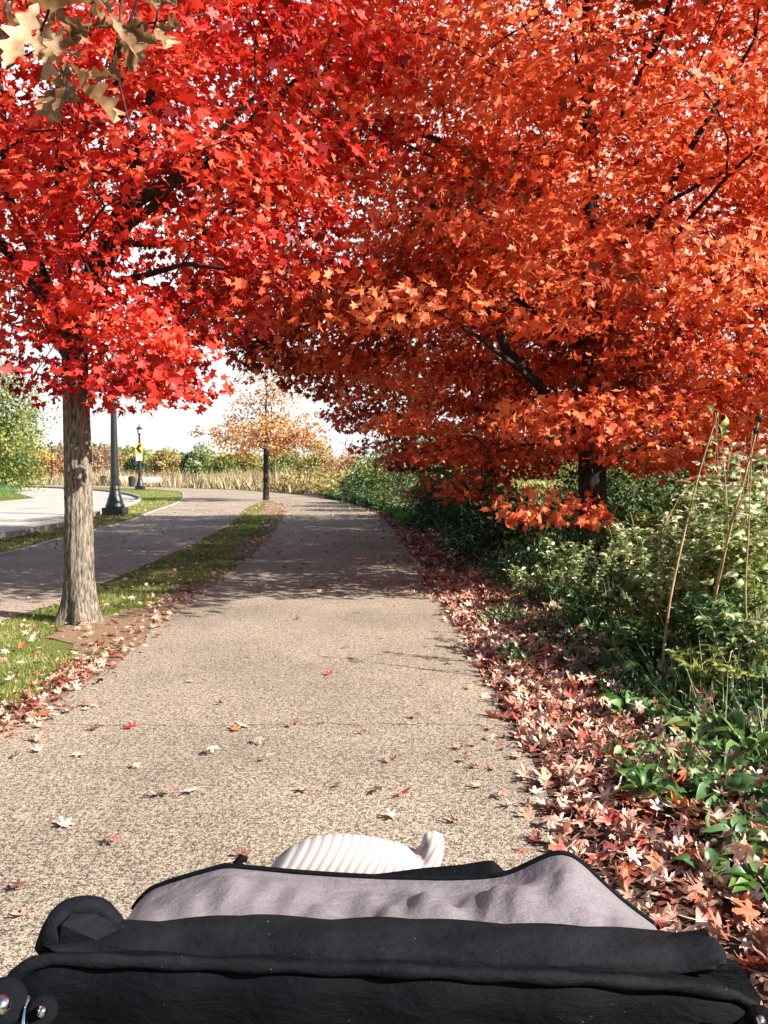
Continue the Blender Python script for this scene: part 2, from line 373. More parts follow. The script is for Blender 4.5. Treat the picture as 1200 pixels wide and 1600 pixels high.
def bigstar(seed):
    """detailed fallen maple leaf with shoulders on each lobe, curled"""
    r = np.random.default_rng(seed); half = []
    for a, l in ((0, 1.0), (6, .78), (13, .72), (12, .58), (24, .34), (38, .62), (42, .72), (50, .88), (57, .74), (66, .66), (64, .5), (82, .34), (96, .48), (106, .58), (118, .44), (140, .24), (160, .20)):
        l = l * r.uniform(.93, 1.07); half.append((math.sin(rad(a)) * l, math.cos(rad(a)) * l))
    P = np.array([half[0]] + half[1:] + [(0, -.08)] + [(-x * r.uniform(.92, 1.08), y) for x, y in half[:0:-1]]) * .56
    mid = P * .5
    n = len(P); V = np.vstack([[[0, 0]], mid, P])
    q = (V ** 2).sum(1)
    c1, c2, c3 = r.uniform(-.5, 1.0), r.uniform(-.6, .6), r.uniform(.15, .5)
    z = c1 * q + c2 * V[:, 0] * V[:, 1] + c3 * np.abs(V[:, 0]) * .5 + r.normal(0, .012, len(V)) + .05 * np.sin(V[:, 0] * 9 + seed) * np.abs(V[:, 1])
    V = np.c_[V, z - z.min() * .6]
    Fs = [(0, 1 + (i + 1) % n, 1 + i) for i in range(n)]
    Fs += [(1 + i, 1 + (i + 1) % n, 1 + n + (i + 1) % n) for i in range(n)] + [(1 + i, 1 + n + (i + 1) % n, 1 + n + i) for i in range(n)]
    # petiole, a thin ribbon
    b = len(V); V = np.vstack([V, [(-.012, -.04, V[0, 2]), (.012, -.04, V[0, 2]), (.03 * c2, -.28, V[0, 2] + .05), (.03 * c2 + .018, -.28, V[0, 2] + .05), (.1 * c2, -.5, V[0, 2] + .02), (.1 * c2 + .018, -.5, V[0, 2] + .02)]])
    Fs += [(b, b + 1, b + 3), (b, b + 3, b + 2), (b + 2, b + 3, b + 5), (b + 2, b + 5, b + 4)]
    return V, np.array(Fs)
def ellip(w=.35, fold=.15, arch=.25, n=3):
    """oval leaf from y=0 to y=1"""
    ysamp = np.linspace(0, 1, n + 2); V = []; Fs = []
    for i, y in enumerate(ysamp):
        ww = w * math.sin(math.pi * min(1, max(0, y)) ** .85) * .5; z = arch * (y * (1 - y)) * 2 - arch * y * y * .6
        V += [(-ww, y, z + fold * ww * 2), (0, y, z), (ww, y, z + fold * ww * 2)]
    for i in range(n + 1):
        a = i * 3; Fs += [(a, a + 1, a + 4, a + 3), (a + 1, a + 2, a + 5, a + 4)]
    return np.array(V), np.array(Fs)
def simple(w=.5):
    V = np.array([(0, 0, 0), (w / 2, .45, .06), (0, 1, -.05), (-w / 2, .45, .06)]); return V, np.array([(0, 1, 2, 3)])
def frames(axis, normal):
    a = unit(axis); n = normal - a * (a * normal).sum(1, keepdims=True); n = unit(n); x = np.cross(a, n)
    return np.stack([x, a, n], axis=2)          # columns
def scatter(name, pos, size, axis, normal, tmpl, mat, parent, tint, cup=None):
    V0, F0 = tmpl; N = len(pos); R = frames(axis, normal)
    if V0.ndim == 3: T = V0[np.random.default_rng(N).integers(0, len(V0), N)].copy(); V0 = V0[0]
    else: T = np.broadcast_to(V0, (N,) + V0.shape).copy()
    if cup is not None: T[:, :, 2] *= cup[:, None]
    V = np.einsum('nij,nkj->nki', R, T) * size[:, None, None] + pos[:, None, :]
    Fs = (F0[None] + (np.arange(N) * len(V0))[:, None, None]).reshape(-1, F0.shape[1])
    return mk(name, V.reshape(-1, 3), Fs, mat, parent, tint=np.repeat(tint, len(V0)))
_vs = [star(5), star(5, .95, .92, .6, .55, .5, .5, -.1), star(5, 1.1, .78, .42, .42, .34, -.6, -.5), star(5, .9, .95, .7, .6, .55, .2, .35), star(5, 1.05, .7, .5, .36, .4, -.3, -.75)]
MAPLE = (np.stack([v[0] for v in _vs]), _vs[0][1])

# ------------------------------------------------------------------ tree machinery
class Wood:
    def __init__(s): s.P = []; s.par = []; s.r0 = []
    def node(s, p, par, r=None): s.P.append(np.array(p, float)); s.par.append(par); s.r0.append(r); return len(s.P) - 1
    def line(s, pts, par, radii=None):
        """explicit limb; returns its node ids"""
        ids = []
        for i, p in enumerate(pts):
            par = s.node(p, par, None if radii is None else radii[i]); ids.append(par)
        return ids
    def grow(s, targets, r, axis_xy, seg=.5, droop=.05, wob=.08, inner=.6):
        d0 = np.linalg.norm(targets[:, :2] - axis_xy, axis=1) + .35 * targets[:, 2]
        ends = []
        for k in np.argsort(d0):
            t = targets[k]; P = np.array(s.P); d = P - t; dist = np.linalg.norm(d, axis=1)
            rr = np.linalg.norm(P[:, :2] - axis_xy, axis=1) - np.linalg.norm(t[:2] - axis_xy)
            cost = dist + .7 * np.maximum(0, d[:, 2] + .1 * dist) + inner * np.maximum(0, rr) - .10 * np.linalg.norm(P[:, :2] - axis_xy, axis=1)
            j = int(np.argmin(cost)); L = dist[j]; n = max(1, int(round(L / seg))); a = P[j]; par = j
            side = r.normal(0, wob * L, 3)
            for i in range(1, n + 1):
                u = i / n; p = a + (t - a) * u + side * math.sin(math.pi * u) + np.array([0, 0, (.18 * L) * math.sin(math.pi * u) * .6 - 0])
                if i == n: p = t
                par = s.node(p, par)
            ends.append(par)
        return ends
    def solve(s, tip=.005, ex=2.2, rmax=None):
        n = len(s.P); acc = np.zeros(n); r = np.zeros(n)
        for i in range(n - 1, -1, -1):
            ri = max(tip, acc[i] ** (1 / ex))
            r[i] = ri
            if s.par[i] is not None and s.par[i] >= 0: acc[s.par[i]] += ri ** ex
        if rmax: sc = rmax / r[0]; r = np.maximum(r * sc, tip * .8) if sc > 0 else r
        for i in range(n):
            if s.r0[i]: r[i] = max(s.r0[i], r[i] * .5)
        s.r = r; return r
    def mesh(s, name, mat, parent, sides=6, minr=.0, skip=()):
        idx = [i for i in range(len(s.P)) if s.par[i] is not None and s.par[i] >= 0 and s.r[i] >= minr and i not in skip]
        P = np.array(s.P); b = P[idx]; a = P[[s.par[i] for i in idx]]; rb = s.r[idx]; ra = np.minimum(s.r[[s.par[i] for i in idx]], rb * 1.45)
        T = unit(b - a); ref = np.where(np.abs(T[:, 2:3]) < .9, np.array([[0, 0, 1.]]), np.array([[1., 0, 0]]))
        u = unit(np.cross(T, ref)); w = np.cross(T, u); an = np.linspace(0, 2 * math.pi, sides, endpoint=False)
        c = np.cos(an)[None, :, None]; sn = np.sin(an)[None, :, None]; ring = c * u[:, None] + sn * w[:, None]
        A = (a - T * ra[:, None] * .3)[:, None] + ring * ra[:, None, None]; B = (b + T * rb[:, None] * .3)[:, None] + ring * rb[:, None, None]
        V = np.concatenate([A, B], 1); k = np.arange(sides); k2 = (k + 1) % sides
        F0 = np.stack([k, k2, k2 + sides, k + sides], 1)
        Fs = (F0[None] + (np.arange(len(idx)) * 2 * sides)[:, None, None]).reshape(-1, 4)
        return mk(name, V.reshape(-1, 3), Fs, mat, parent, smooth=True)
def clump_leaves(name, C, per, spread, size, r, mat, parent, tmpl, axis_c, tilt=.7, out=.5, droopy=.35, tint=(0.5, .18)):
    N = len(C) * per; c = np.repeat(C, per, 0); k = np.repeat(np.arange(len(C)), per)
    sc = r.uniform(.6, 1.25, len(C))[k][:, None]
    off = r.normal(0, 1, (N, 3)); off /= (1 + .18 * (off ** 2).sum(1, keepdims=True))
    pos = c + off * np.array(spread) * 1.35 * sc
    o = pos - axis_c; o[:, 2] *= .3; o = unit(o)
    pos[:, 2] -= .12 * ((off[:, :2] ** 2).sum(1)) * spread[0]       # sprays bend down at their rims
    cl = r.normal(0, .30, (len(C), 3))[k]
    nrm = unit(np.array([0, 0, 1.]) + cl + r.normal(0, tilt, (N, 3)) + o * out)
    ax = unit(o * .6 + r.normal(0, .7, (N, 3)) + np.array([0, 0, -droopy]))
    tn = np.clip(tint[0] + r.normal(0, tint[1] * .85, len(C))[k] + r.normal(0, tint[1] * .6, N), 0, 1)
    sz = size * r.uniform(.6, 1.25, N)
    return scatter(name, pos, sz, ax, nrm, tmpl, mat, parent, tn, cup=r.uniform(-.6, 2.2, N))
def envelope(n, prof, cx, cy, r, bias=.55, flat=None):
    """random clump centres inside a crown: prof = [(z, radius), ...]"""
    prof = np.array(prof, float); out = []
    w = prof[:, 1].max()
    while len(out) < n:
        z = r.uniform(prof[0, 0], prof[-1, 0]); R = np.interp(z, prof[:, 0], prof[:, 1])
        if r.random() > (R / w) ** 1.4 + .03: continue
        a = r.uniform(0, 2 * math.pi); q = r.random() ** bias
        Ra = R * (1 + .14 * math.sin(3 * a + z) + .10 * math.sin(5 * a - 2 * z))
        out.append((cx + math.cos(a) * q * Ra, cy + math.sin(a) * q * Ra, z))
    return np.array(out)
def bark_trunk(name, path, radii, mat, parent, r, sides=40, ridge=.012, flare=0.0, step=.06):
    path = np.array(path, float); seg = np.linalg.norm(np.diff(path, axis=0), axis=1); cum = np.r_[0, np.cumsum(seg)]
    t = np.arange(0, cum[-1] + 1e-6, step); C = np.stack([np.interp(t, cum, path[:, k]) for k in range(3)], 1); R = np.interp(t, cum, radii)
    an = np.linspace(0, 2 * math.pi, sides, endpoint=False); V = []
    ph = r.uniform(0, 6.28, 8)
    for i in range(len(t)):
        fl = flare * math.exp(-t[i] / .16)
        wob = (np.sin(an * 13 + ph[0] + 1.3 * np.sin(t[i] * 3.1)) + np.sin(an * 19 + ph[1] + 2.1 * np.sin(t[i] * 2.3 + 1)) + .6 * np.sin(an * 7 + ph[2] + t[i] * 5)) * ridge * .4 + r.normal(0, ridge * .22, sides)
        lob = fl * (.55 + .45 * np.sin(an * 4 + ph[3]) + .3 * np.sin(an * 3 + ph[4]))
        rr = R[i] + wob + lob + .05 * R[i] * np.sin(an * 2 + t[i] * .9)
        V.append(np.c_[C[i, 0] + np.cos(an) * rr, C[i, 1] + np.sin(an) * rr, np.full(sides, C[i, 2])])
    V = np.concatenate(V); m = len(t)
    Fs = [(i * sides + k, i * sides + (k + 1) % sides, (i + 1) * sides + (k + 1) % sides, (i + 1) * sides + k) for i in range(m - 1) for k in range(sides)]
    Fs.append(tuple((m - 1) * sides + k for k in range(sides)))
    return mk(name, V, [f for f in Fs], mat, parent, smooth=True)

# ------------------------------------------------------------------ left red maple
def red_maple():
    r = np.random.default_rng(21); base = np.array([-2.92, 7.65, 0.0])
    t = thing('maple_tree', base, 'red maple with grey ridged trunk standing on the grass strip left of the path', 'tree')
    D = 7.65
    top = W(117, 560, D)
    bark_trunk('trunk', [base + (0, 0, -.05), W(124, 900, D), W(123, 800, D), W(120, 660, D), top], [.146, .128, .120, .115, .112], M['bark'], t, r, flare=.13, sides=64, ridge=.0065, step=.035)
    w = Wood(); root = w.node(top - (0, 0, .1), -1, .128); w.par[0] = -1
    A = w.line([W(112, 530, D), W(70, 465, D - .1), W(20, 400, D - .2), W(-60, 320, D - .3), W(-120, 220, D - .3)], root, [.085, .066, .056, .04, .03])
    B = w.line([W(120, 520, D), W(135, 450, D), W(165, 380, D), W(192, 325, D - .1), W(215, 250, D - .1), W(232, 170, D), W(250, 60, D), W(262, -60, D)], root, [.10, .09, .082, .07, .05, .042, .034, .025])
    w.line([W(240, 322, D - .3), W(285, 270, D - .5), W(335, 215, D - .7), W(400, 150, D - .8)], B[2], [.04, .034, .028, .02])
    c = w.line([W(96, 380, D + .3), W(92, 290, D + .3), W(93, 200, D + .3), W(90, 80, D + .3), W(85, -50, D + .3)], B[0], [.05, .042, .036, .028, .02])
    w.line([W(140, 180, D + .1), W(190, 120, D), W(215, 70, D)], c[1], [.028, .022, .017])
    w.line([W(10, 300, D - .2), W(5, 180, D - .2), W(-5, 60, D)], A[0], [.04, .03, .02])
    w.line([W(220, 432, D - .2), W(290, 412, D - .5), W(350, 420, D - .7)], B[1], [.03, .022, .016])
    w.line([W(330, 250, D + .6), W(430, 155, D + 1.0), W(490, 105, D + 1.2), W(560, 20, D + 1.4), W(620, -60, D + 1.6)], B[3], [.05, .042, .038, .03, .02])
    w.line([W(300, 380, D + .8), W(400, 305, D + 1.2), W(480, 260, D + 1.6), W(540, 240, D + 1.8)], B[2], [.03, .025, .02, .015])
    w.line([W(140, 480, D + 1.2), W(180, 400, D + 2.), W(230, 300, D + 2.6)], root, [.05, .04, .03])
    w.line([W(60, 480, D + 1.), W(0, 380, D + 1.8)], root, [.04, .03])
    C = envelope(330, [(2.35, 1.0), (2.9, 1.9), (3.8, 2.7), (5.2, 3.1), (6.6, 2.7), (7.8, 1.6), (8.6, .5)], base[0] + .1, base[1] + .15, r, .5)
    # lower sprays seen round the trunk head and hanging over the path
    low = [(40, 560), (20, 520), (75, 570), (150, 600), (190, 590), (240, 570), (290, 590), (310, 560), (220, 540), (170, 560), (60, 590), (140, 520), (260, 520), (300, 500), (90, 540), (30, 450), (230, 470), (330, 470), (200, 500), (150, 470), (100, 420), (60, 380), (255, 600), (200, 610)]
    Lw = np.array([W(x + r.normal(0, 6), y + r.normal(0, 6), D - .6 + r.uniform(-.5, .9)) for x, y in low])
    mid = np.array([W(x, y, D + d) for x, y, d in [(350, 330, .2), (400, 380, .4), (380, 440, .0), (430, 300, .6), (460, 200, .8), (420, 120, .6), (520, 130, 1.2), (470, 60, .8), (560, 60, 1.2), (350, 120, 0), (330, 60, .2), (600, 100, 1.5), (620, 200, 1.6), (540, 260, 1.2), (440, 450, .4), (360, 500, .5), (480, 400, .8)]])
    C = np.vstack([C, Lw, mid])
    C = C[(C[:, 1] > 5.2)]
    lat = (C[:, 0] - base[0]); C = C[~((lat < -.15) & (C[:, 2] < 2.75))]; lat = C[:, 0] - base[0]
    C = C[~((lat > .9) & (lat < 1.7) & (C[:, 2] > 2.55) & (C[:, 2] < 3.15) & (r.random(len(C)) < .75))]
    # keep the gaps of sky that the photograph shows low on the right of the crown
    ends = w.grow(C, r, base[:2], seg=.4, wob=.07)
    w.solve(.0045, 2.3); w.r[0] = .128
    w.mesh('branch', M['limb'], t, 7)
    clump_leaves('crown', C, 105, (.40, .40, .115), .125, r, M['red'], t, MAPLE, base + (0, 0, 4.0), tilt=.5, out=.55, tint=(.55, .24))
    return t
red_maple()

def right_maple(base, prof, n, per, seed, trunk_r, mat, label, limbs=None, extra=None, leaf=.145, group='maples along the right side of the path', keep=None, spread=(.52, .52, .14), tint=(.5, .26), top=None):
    r = np.random.default_rng(seed); base = np.array(base, float)
    t = thing('maple_tree', base, label, 'tree', group)
    H = prof[-1][0]
    z1 = 1.7
    w = Wood(); root = w.node(base + (0, 0, z1 - .1), -1, trunk_r * .92)
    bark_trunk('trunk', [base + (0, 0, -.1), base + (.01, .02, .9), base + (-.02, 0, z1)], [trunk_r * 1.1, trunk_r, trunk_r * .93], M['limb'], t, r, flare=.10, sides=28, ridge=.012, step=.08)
    lead = w.line([base + (-.03 * k, .02 * k, z1 + (H - z1 - .6) * k / 7) for k in range(0, 8)], root, list(trunk_r * .92 * (1 - np.arange(0, 8) / 8.5)))
    if limbs:
        for par, pts, rr in limbs: w.line(pts, lead[par], rr)
    for k in range(11):
        a = k * 2.4 + seed; zz = z1 + .2 + .55 * k; j = min(6, int((zz - z1) / ((H - z1 - .6) / 7)))
        R = np.interp(zz + 1.0, [p[0] for p in prof], [p[1] for p in prof]) * .8
        st = np.array(w.P[lead[j]]); dv = np.array([math.cos(a), math.sin(a), 0])
        w.line([st + dv * R * u + (0, 0, R * (.55 * u - .18 * u * u)) for u in (.25, .5, .75, 1)], lead[j], list(.055 * (1 - .07 * k) * np.array([1, .75, .5, .3])))
    C = envelope(n, prof, base[0], base[1], r, .42)
    if extra is not None: C = np.vstack([C, extra])
    if keep is not None: C = C[keep(C)]
    w.grow(C, r, base[:2], seg=.5, wob=.06)
    w.solve(.005, 2.3)
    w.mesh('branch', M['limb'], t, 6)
    clump_leaves('crown', C, per, spread, leaf, r, mat, t, MAPLE, base + (0, 0, H * .45), tilt=.52, out=.6, tint=tint)
    return t
DA = 11.5
bA = np.array([3.0, DA, .12])
rA = np.random.default_rng(5)
exA = [(870, 800, -2.6), (905, 650, -3), (960, 640, -3), (1010, 690, -2.6), (1080, 690, -2), (1030, 620, -2.5), (1150, 620, -2), (1120, 560, -2.6), (880, 655, -2.6), (990, 600, -1.5),
       (700, 700, -1), (640, 660, -1), (600, 600, -.5), (550, 560, -.6), (500, 560, -.4), (450, 560, -.3), (410, 550, 0), (430, 530, .3), (480, 590, .2), (530, 610, .4), (560, 640, .6), (400, 510, 0), (440, 500, -.6), (500, 500, -1.2), (560, 450, -1.6), (620, 420, -2), (680, 440, -2.2), (720, 400, -2.5), (640, 480, -1.5), (720, 760, .8), (760, 700, .5),
       (600, 470, -1.6), (660, 480, -1.8), (520, 460, -1.4), (580, 500, -1.2), (470, 470, -1)]
exA = np.array([W(x + dx, y + dy, DA + d + .3) for x, y, d in exA for dx, dy in ((0, 0), (rA.normal(0, 14), rA.normal(0, 8)))])
limbsA = [(0, [W(880, 660, DA - .3), W(840, 600, DA - .7), (W(790, 545, DA - 1.2)), W(770, 500, DA - 1.4), W(740, 430, DA - 1.6)], [.085, .075, .06, .05, .04]),
          (0, [W(960, 640, DA - .4), W(1000, 590, DA - .8), W(1060, 520, DA - 1.2), W(1130, 420, DA - 1.4)], [.06, .05, .04, .03]),
          (2, [W(830, 290, DA - .6), W(760, 250, DA - 1.4), W(700, 225, DA - 2.0), W(655, 208, DA - 2.4)], [.05, .045, .036, .026]),
          (1, [W(800, 460, DA - .9), W(715, 352, DA - 1.8), W(660, 310, DA - 2.0)], [.05, .04, .03]),
          (2, [W(1000, 380, DA - 1), W(1080, 230, DA - 1.6), W(1140, 130, DA - 1.8), W(1180, 60, DA - 1.8)], [.05, .04, .03, .02]),
          (3, [W(960, 200, DA - 1), W(1030, 60, DA - 1.6), W(1060, -40, DA - 1.8)], [.05, .04, .03])]
right_maple(bA, [(1.5, 2.2), (2.2, 3.8), (3.2, 4.7), (5.0, 5.2), (7.0, 5.0), (9.0, 4.3), (11.0, 2.7), (12, .8)], 1000, 116, 33, .19, M['orange'],
            'big orange maple with dark trunk nearest on the right, its boughs reaching over the path', limbs=limbsA, extra=exA,
            keep=lambda C: ~((C[:, 2] < 2.75) & (C[:, 1] < DA + 1) & (np.abs(C[:, 0] - 2.7) < 1.5) & (np.arange(len(C)) < 1000)) & ~((C[:, 2] < 2.9) & (C[:, 0] < .9)) | (C[:, 1] < 0) | (np.arange(len(C)) >= 1000))
right_maple((2.6, 19.6, .12), [(1.3, 1.6), (1.8, 3.2), (2.8, 4.0), (4.5, 4.2), (6.5, 3.4), (8.5, 1.8), (9.5, .5)], 340, 105, 44, .15, M['rust'],
            'rusty red maple behind the big orange one, its low boughs hanging beside the path', leaf=.16, spread=(.5, .5, .14), tint=(.45, .27))
right_maple((7.6, 17.0, .15), [(1.2, 2.0), (2.5, 3.4), (5, 3.8), (7.5, 3.0), (10, 1.0)], 250, 95, 55, .16, M['orange'],
            'orange maple farthest to the right, behind the tall dry stalks', leaf=.16, tint=(.6, .2))

# ------------------------------------------------------------------ small bronze oak on the island
def small_oak():
    r = np.random.default_rng(9); bx, by = G(416, 783); base = np.array([bx, by, 0])
    t = thing('oak_tree', base, 'slim young tree with thin bronze leaves on the tip of the grass strip', 'tree')
    bark_trunk('trunk', [base + (0, 0, -.05), base + (0, 0, 1.5), base + (0, 0, 2.6)], [.15, .125, .115], M['limb'], t, r, flare=.08, sides=20, step=.12)
    w = Wood(); root = w.node(base + (0, 0, 2.5), -1, .115)
    w.line([base + (.02, 0, 3.2), base + (0, 0, 4.2), base + (.05, 0, 5.2), base + (0, 0, 6.3)], root, [.075, .055, .038, .02])
    C1 = envelope(95, [(2.5, 1.6), (2.9, 3.0), (3.5, 3.2), (4.1, 1.9)], bx, by, r, .5)
    C2 = envelope(42, [(4.2, 1.5), (5.2, 1.8), (6.2, 1.3), (6.9, .4)], bx, by, r, .5)
    w.grow(np.vstack([C1, C2]), r, base[:2], seg=.5); w.solve(.011, 2.1); w.mesh('branch', M['limb'], t, 5)
    C = np.vstack([np.repeat(C1, 2, 0) + r.normal(0, .2, (len(C1) * 2, 3)), C2])
    clump_leaves('crown', C, 27, (.34, .34, .2), .16, r, M['bronze'], t, simple(.65), base + (0, 0, 4), tilt=.9, tint=(.55, .25))
small_oak()

# ------------------------------------------------------------------ oak above the camera with hanging dry leaves
def hanging_oak():
    r = np.random.default_rng(90); base = np.array([-3.9, .4, 0.])
    t = thing('oak_tree', base, 'dry tan oak leaves hanging close by from a bough in the top left corner', 'tree')
    bark_trunk('trunk', [base + (0, 0, -.05), base + (0, 0, 1.4), base + (.05, .02, 2.6), base + (.1, .05, 4.4)], [.2, .17, .15, .10], M['bark'], t, r, flare=.12, sides=32)
    w = Wood(); root = w.node(base + (.05, .02, 2.6), -1, .05)
    D = 1.95
    main = w.line([base + (.9, .4, 3.05), base + (1.7, .8, 3.2), W(20, -140, D), W(120, -90, D), W(190, -60, D), W(260, -90, D)], root, [.04, .03, .018, .010, .007, .005])
    tw = []
    for par, pts in ((4, [(190, 0), (184, 60), (176, 95), (190, 145), (205, 205)]), (3, [(90, -30), (75, 20), (60, 60)]), (3, [(60, -40), (20, 0), (5, 60)]), (5, [(250, -20), (245, 30), (240, 45)]), (4, [(150, -20), (140, 40), (130, 55)]), (5, [(215, 0), (200, 40), (150, 42)]), (2, [(0, -60), (-20, 20)])):
        ids = w.line([W(x, y, D + r.uniform(-.05, .05)) for x, y in pts], main[par], [.0035, .003, .0026, .0022, .002][:len(pts)]); tw.append(ids)
    w.r = np.array([x if x else .003 for x in w.r0]); w.mesh('branch', M['limb'], t, 7)
    # lobed, curled leaves
    half = [(.03, .04), (.07, .12), (.05, .2), (.15, .29), (.16, .33), (.07, .39), (.10, .46), (.22, .56), (.21, .61), (.09, .63), (.11, .70), (.19, .80), (.16, .84), (.08, .85), (.09, .93), (0, 1.0)]
    Pl = np.array([(0, 0)] + half); n = len(Pl)
    V0 = np.vstack([np.c_[Pl[:, 0], Pl[:, 1]], np.c_[-Pl[:, 0], Pl[:, 1]], np.c_[np.zeros(n), Pl[:, 1]]])
    z = 1.5 * np.abs(V0[:, 0]) * (.6 + V0[:, 1]) + .35 * V0[:, 1] ** 2 + .05 * np.sin(V0[:, 1] * 11) + .25 * V0[:, 0] * np.sin(V0[:, 1] * 5)
    V0 = np.c_[V0, z]
    F0 = np.array([(i, i + 1, 2 * n + i + 1, 2 * n + i) for i in range(n - 1)] + [(2 * n + i, 2 * n + i + 1, n + i + 1, n + i) for i in range(n - 1)])
    leaves = [((20, 0), (150, 40), 1.), ((60, 5), (15, 105), 1.), ((60, -10), (20, -20), .9), ((75, 20), (45, 110), .8), ((140, 45), (115, 95), .8), ((130, 40), (165, 50), .6), ((205, 25), (210, 105), .9),
              ((150, 40), (125, 75), .8), ((190, 45), (140, 30), .7), ((100, -20), (95, 40), .7), ((175, 95), (188, 10), .6), ((105, 95), (125, 190), 1.), ((105, 90), (85, 150), .6), ((108, 100), (155, 195), .8), ((120, 115), (188, 145), .9),
              ((170, 20), (215, 105), 1.), ((190, 40), (250, 70), .9), ((240, 45), (285, 60), .7), ((225, 0), (275, 25), .9), ((240, 30), (240, 80), .7), ((150, -20), (170, 30), .8), ((100, 75), (128, 95), .6),
              ((0, -10), (10, 60), .9), ((-20, 10), (-10, 100), .9), ((85, 0), (90, 60), .7), ((60, 45), (60, 95), .6), ((100, 40), (75, 100), .7), ((200, -20), (240, 20), .8), ((5, 60), (12, 105), .7)]
    pos = []; ax = []; sz = []
    for (x0, y0), (x1, y1), k in leaves:
        d = D + r.uniform(-.12, .12); a = W(x0, y0, d); b = W(x1, y1, d + r.uniform(-.03, .03)); pos.append(a); ax.append(b - a); sz.append(np.linalg.norm(b - a) * 1.05)
    pos = np.array(pos); ax = np.array(ax); N = len(pos)
    nr = unit(r.normal(0, 1, (N, 3)) + np.array([.4, -.9, .2]))
    scatter('crown', pos, np.array(sz), ax, nr, (V0, F0), M['oakdry'], t, r.uniform(.2, 1, N), cup=r.uniform(.2, 1.5, N))
hanging_oak()

# ------------------------------------------------------------------ background trees and shrubs
def bgtree(px, top, D, wpx, mat, label, seed, name='broadleaf_tree', group='trees beyond the meadow', n=60, per=40, leaf=None, low=.08, trunkc='greylimb', bare=False, x=None, shape=None, baseZ=0):
    r = np.random.default_rng(seed); X = (px - 600) / F * D if x is None else x
    H = CAMH + (YH - top) * D / F; R = wpx / 2 * D / F; base = np.array([X, D, baseZ])
    t = thing(name, base, label, 'tree', group)
    tr = max(.05, H * .018)
    w = Wood(); root = w.node(base + (0, 0, -.05), -1, tr)
    w.line([base + (r.normal(0, .1), 0, H * k / 6) for k in range(1, 6)], root, list(tr * (1 - np.arange(1, 6) / 7)))
    prof = shape or [(low, .55), (.25, .9), (.5, 1.0), (.75, .8), (.95, .35), (1, .1)]
    C = envelope(n, [(a * H, b * R) for a, b in prof], X, D, r, .5)
    w.grow(C, r, base[:2], seg=H * .08, wob=.1); w.solve(H * .0016, 2.2, tr); w.mesh('trunk', M[trunkc], t, 5)
    if per:
        s = R * .17
        clump_leaves('crown', C, per, (s * 1.3, s * 1.3, s * .9), leaf or D * .0028, r, M[mat], t, simple(.75), base + (0, 0, H * .4), tilt=.9, tint=(.5, .25))
    return t
bgtree(-50, 545, 58, 205, 'olive', 'tall yellow-green leafy tree filling the left edge behind the road', 101, n=230, per=120, leaf=.22, group=None, low=.05, shape=[(.06, .8), (.2, .95), (.5, 1.0), (.75, .8), (.93, .4), (1, .1)])
bgtree(8, 660, 70, 70, 'green', 'darker green tree tucked low beside the tall left one', 112, n=80, per=70, leaf=.22)
bgtree(66, 700, 108, 46, 'bronze', 'small orange tree beside the farthest lamp post', 102, n=60, per=60)
bgtree(105, 690, 135, 60, 'brownpink', 'faded brown thin tree right of the farthest lamp', 103, n=70, per=26)
bgtree(155, 693, 130, 70, 'brownpink', 'faded brown tree seen between the maple trunk and nearest lamp', 104, n=80, per=30)
bgtree(196, 708, 140, 50, 'yellow', 'pale golden tree just left of the lamp with the arrow sign', 105, n=60, per=50)
bgtree(212, 716, 120, 34, 'darkgreen', 'small dark bush behind the lamp with the arrow sign', 106, n=40, per=50)
bgtree(258, 704, 145, 62, 'yellow', 'rounded golden tree right of the arrow sign lamp', 107, n=90, per=60)
bgtree(297, 707, 118, 38, 'darkgreen', 'dark green conifer in the far tree line', 108, name='conifer_tree', n=90, per=60, shape=[(.03, 1.0), (.4, .85), (.7, .5), (1, .05)])
bgtree(316, 694, 112, 44, 'pale', 'pale green domed tree right of the dark conifer', 109, n=90, per=40)
bgtree(348, 706, 105, 50, 'olive', 'olive tree left of the slim bronze tree', 110, n=70, per=45)
bgtree(385, 700, 120, 56, 'yellow', 'golden brown tree behind the slim bronze tree trunk', 111, n=80, per=45)
bgtree(440, 702, 110, 60, 'olive', 'olive tree right behind the slim bronze trunk', 113, n=80, per=45)
bgtree(492, 690, 95, 70, 'yellow', 'golden thicket tree in the gap right of the bronze crown', 114, n=90, per=50)
bgtree(545, 702, 80, 70, 'bronze', 'reddish brown tree at the far end of the hedge', 115, n=80, per=45)
bgtree(605, 640, 62, 150, 'olive', 'bare grey tree with spreading twigs left of the rusty maple', 116, n=150, per=0, trunkc='limb', low=.4, shape=[(.42, .9), (.55, 1.), (.8, .7), (1, .2)])
bgtree(700, 668, 58, 130, 'pale', 'pale leafy tree glimpsed behind the rusty maple', 117, n=110, per=50)
bgtree(1150, 690, 40, 190, 'pale', 'pale dry tree low behind the farthest right maple', 118, n=110, per=60)
bgtree(950, 700, 46, 190, 'olive', 'yellow-green tree behind the big orange maple trunk', 119, n=110, per=60)

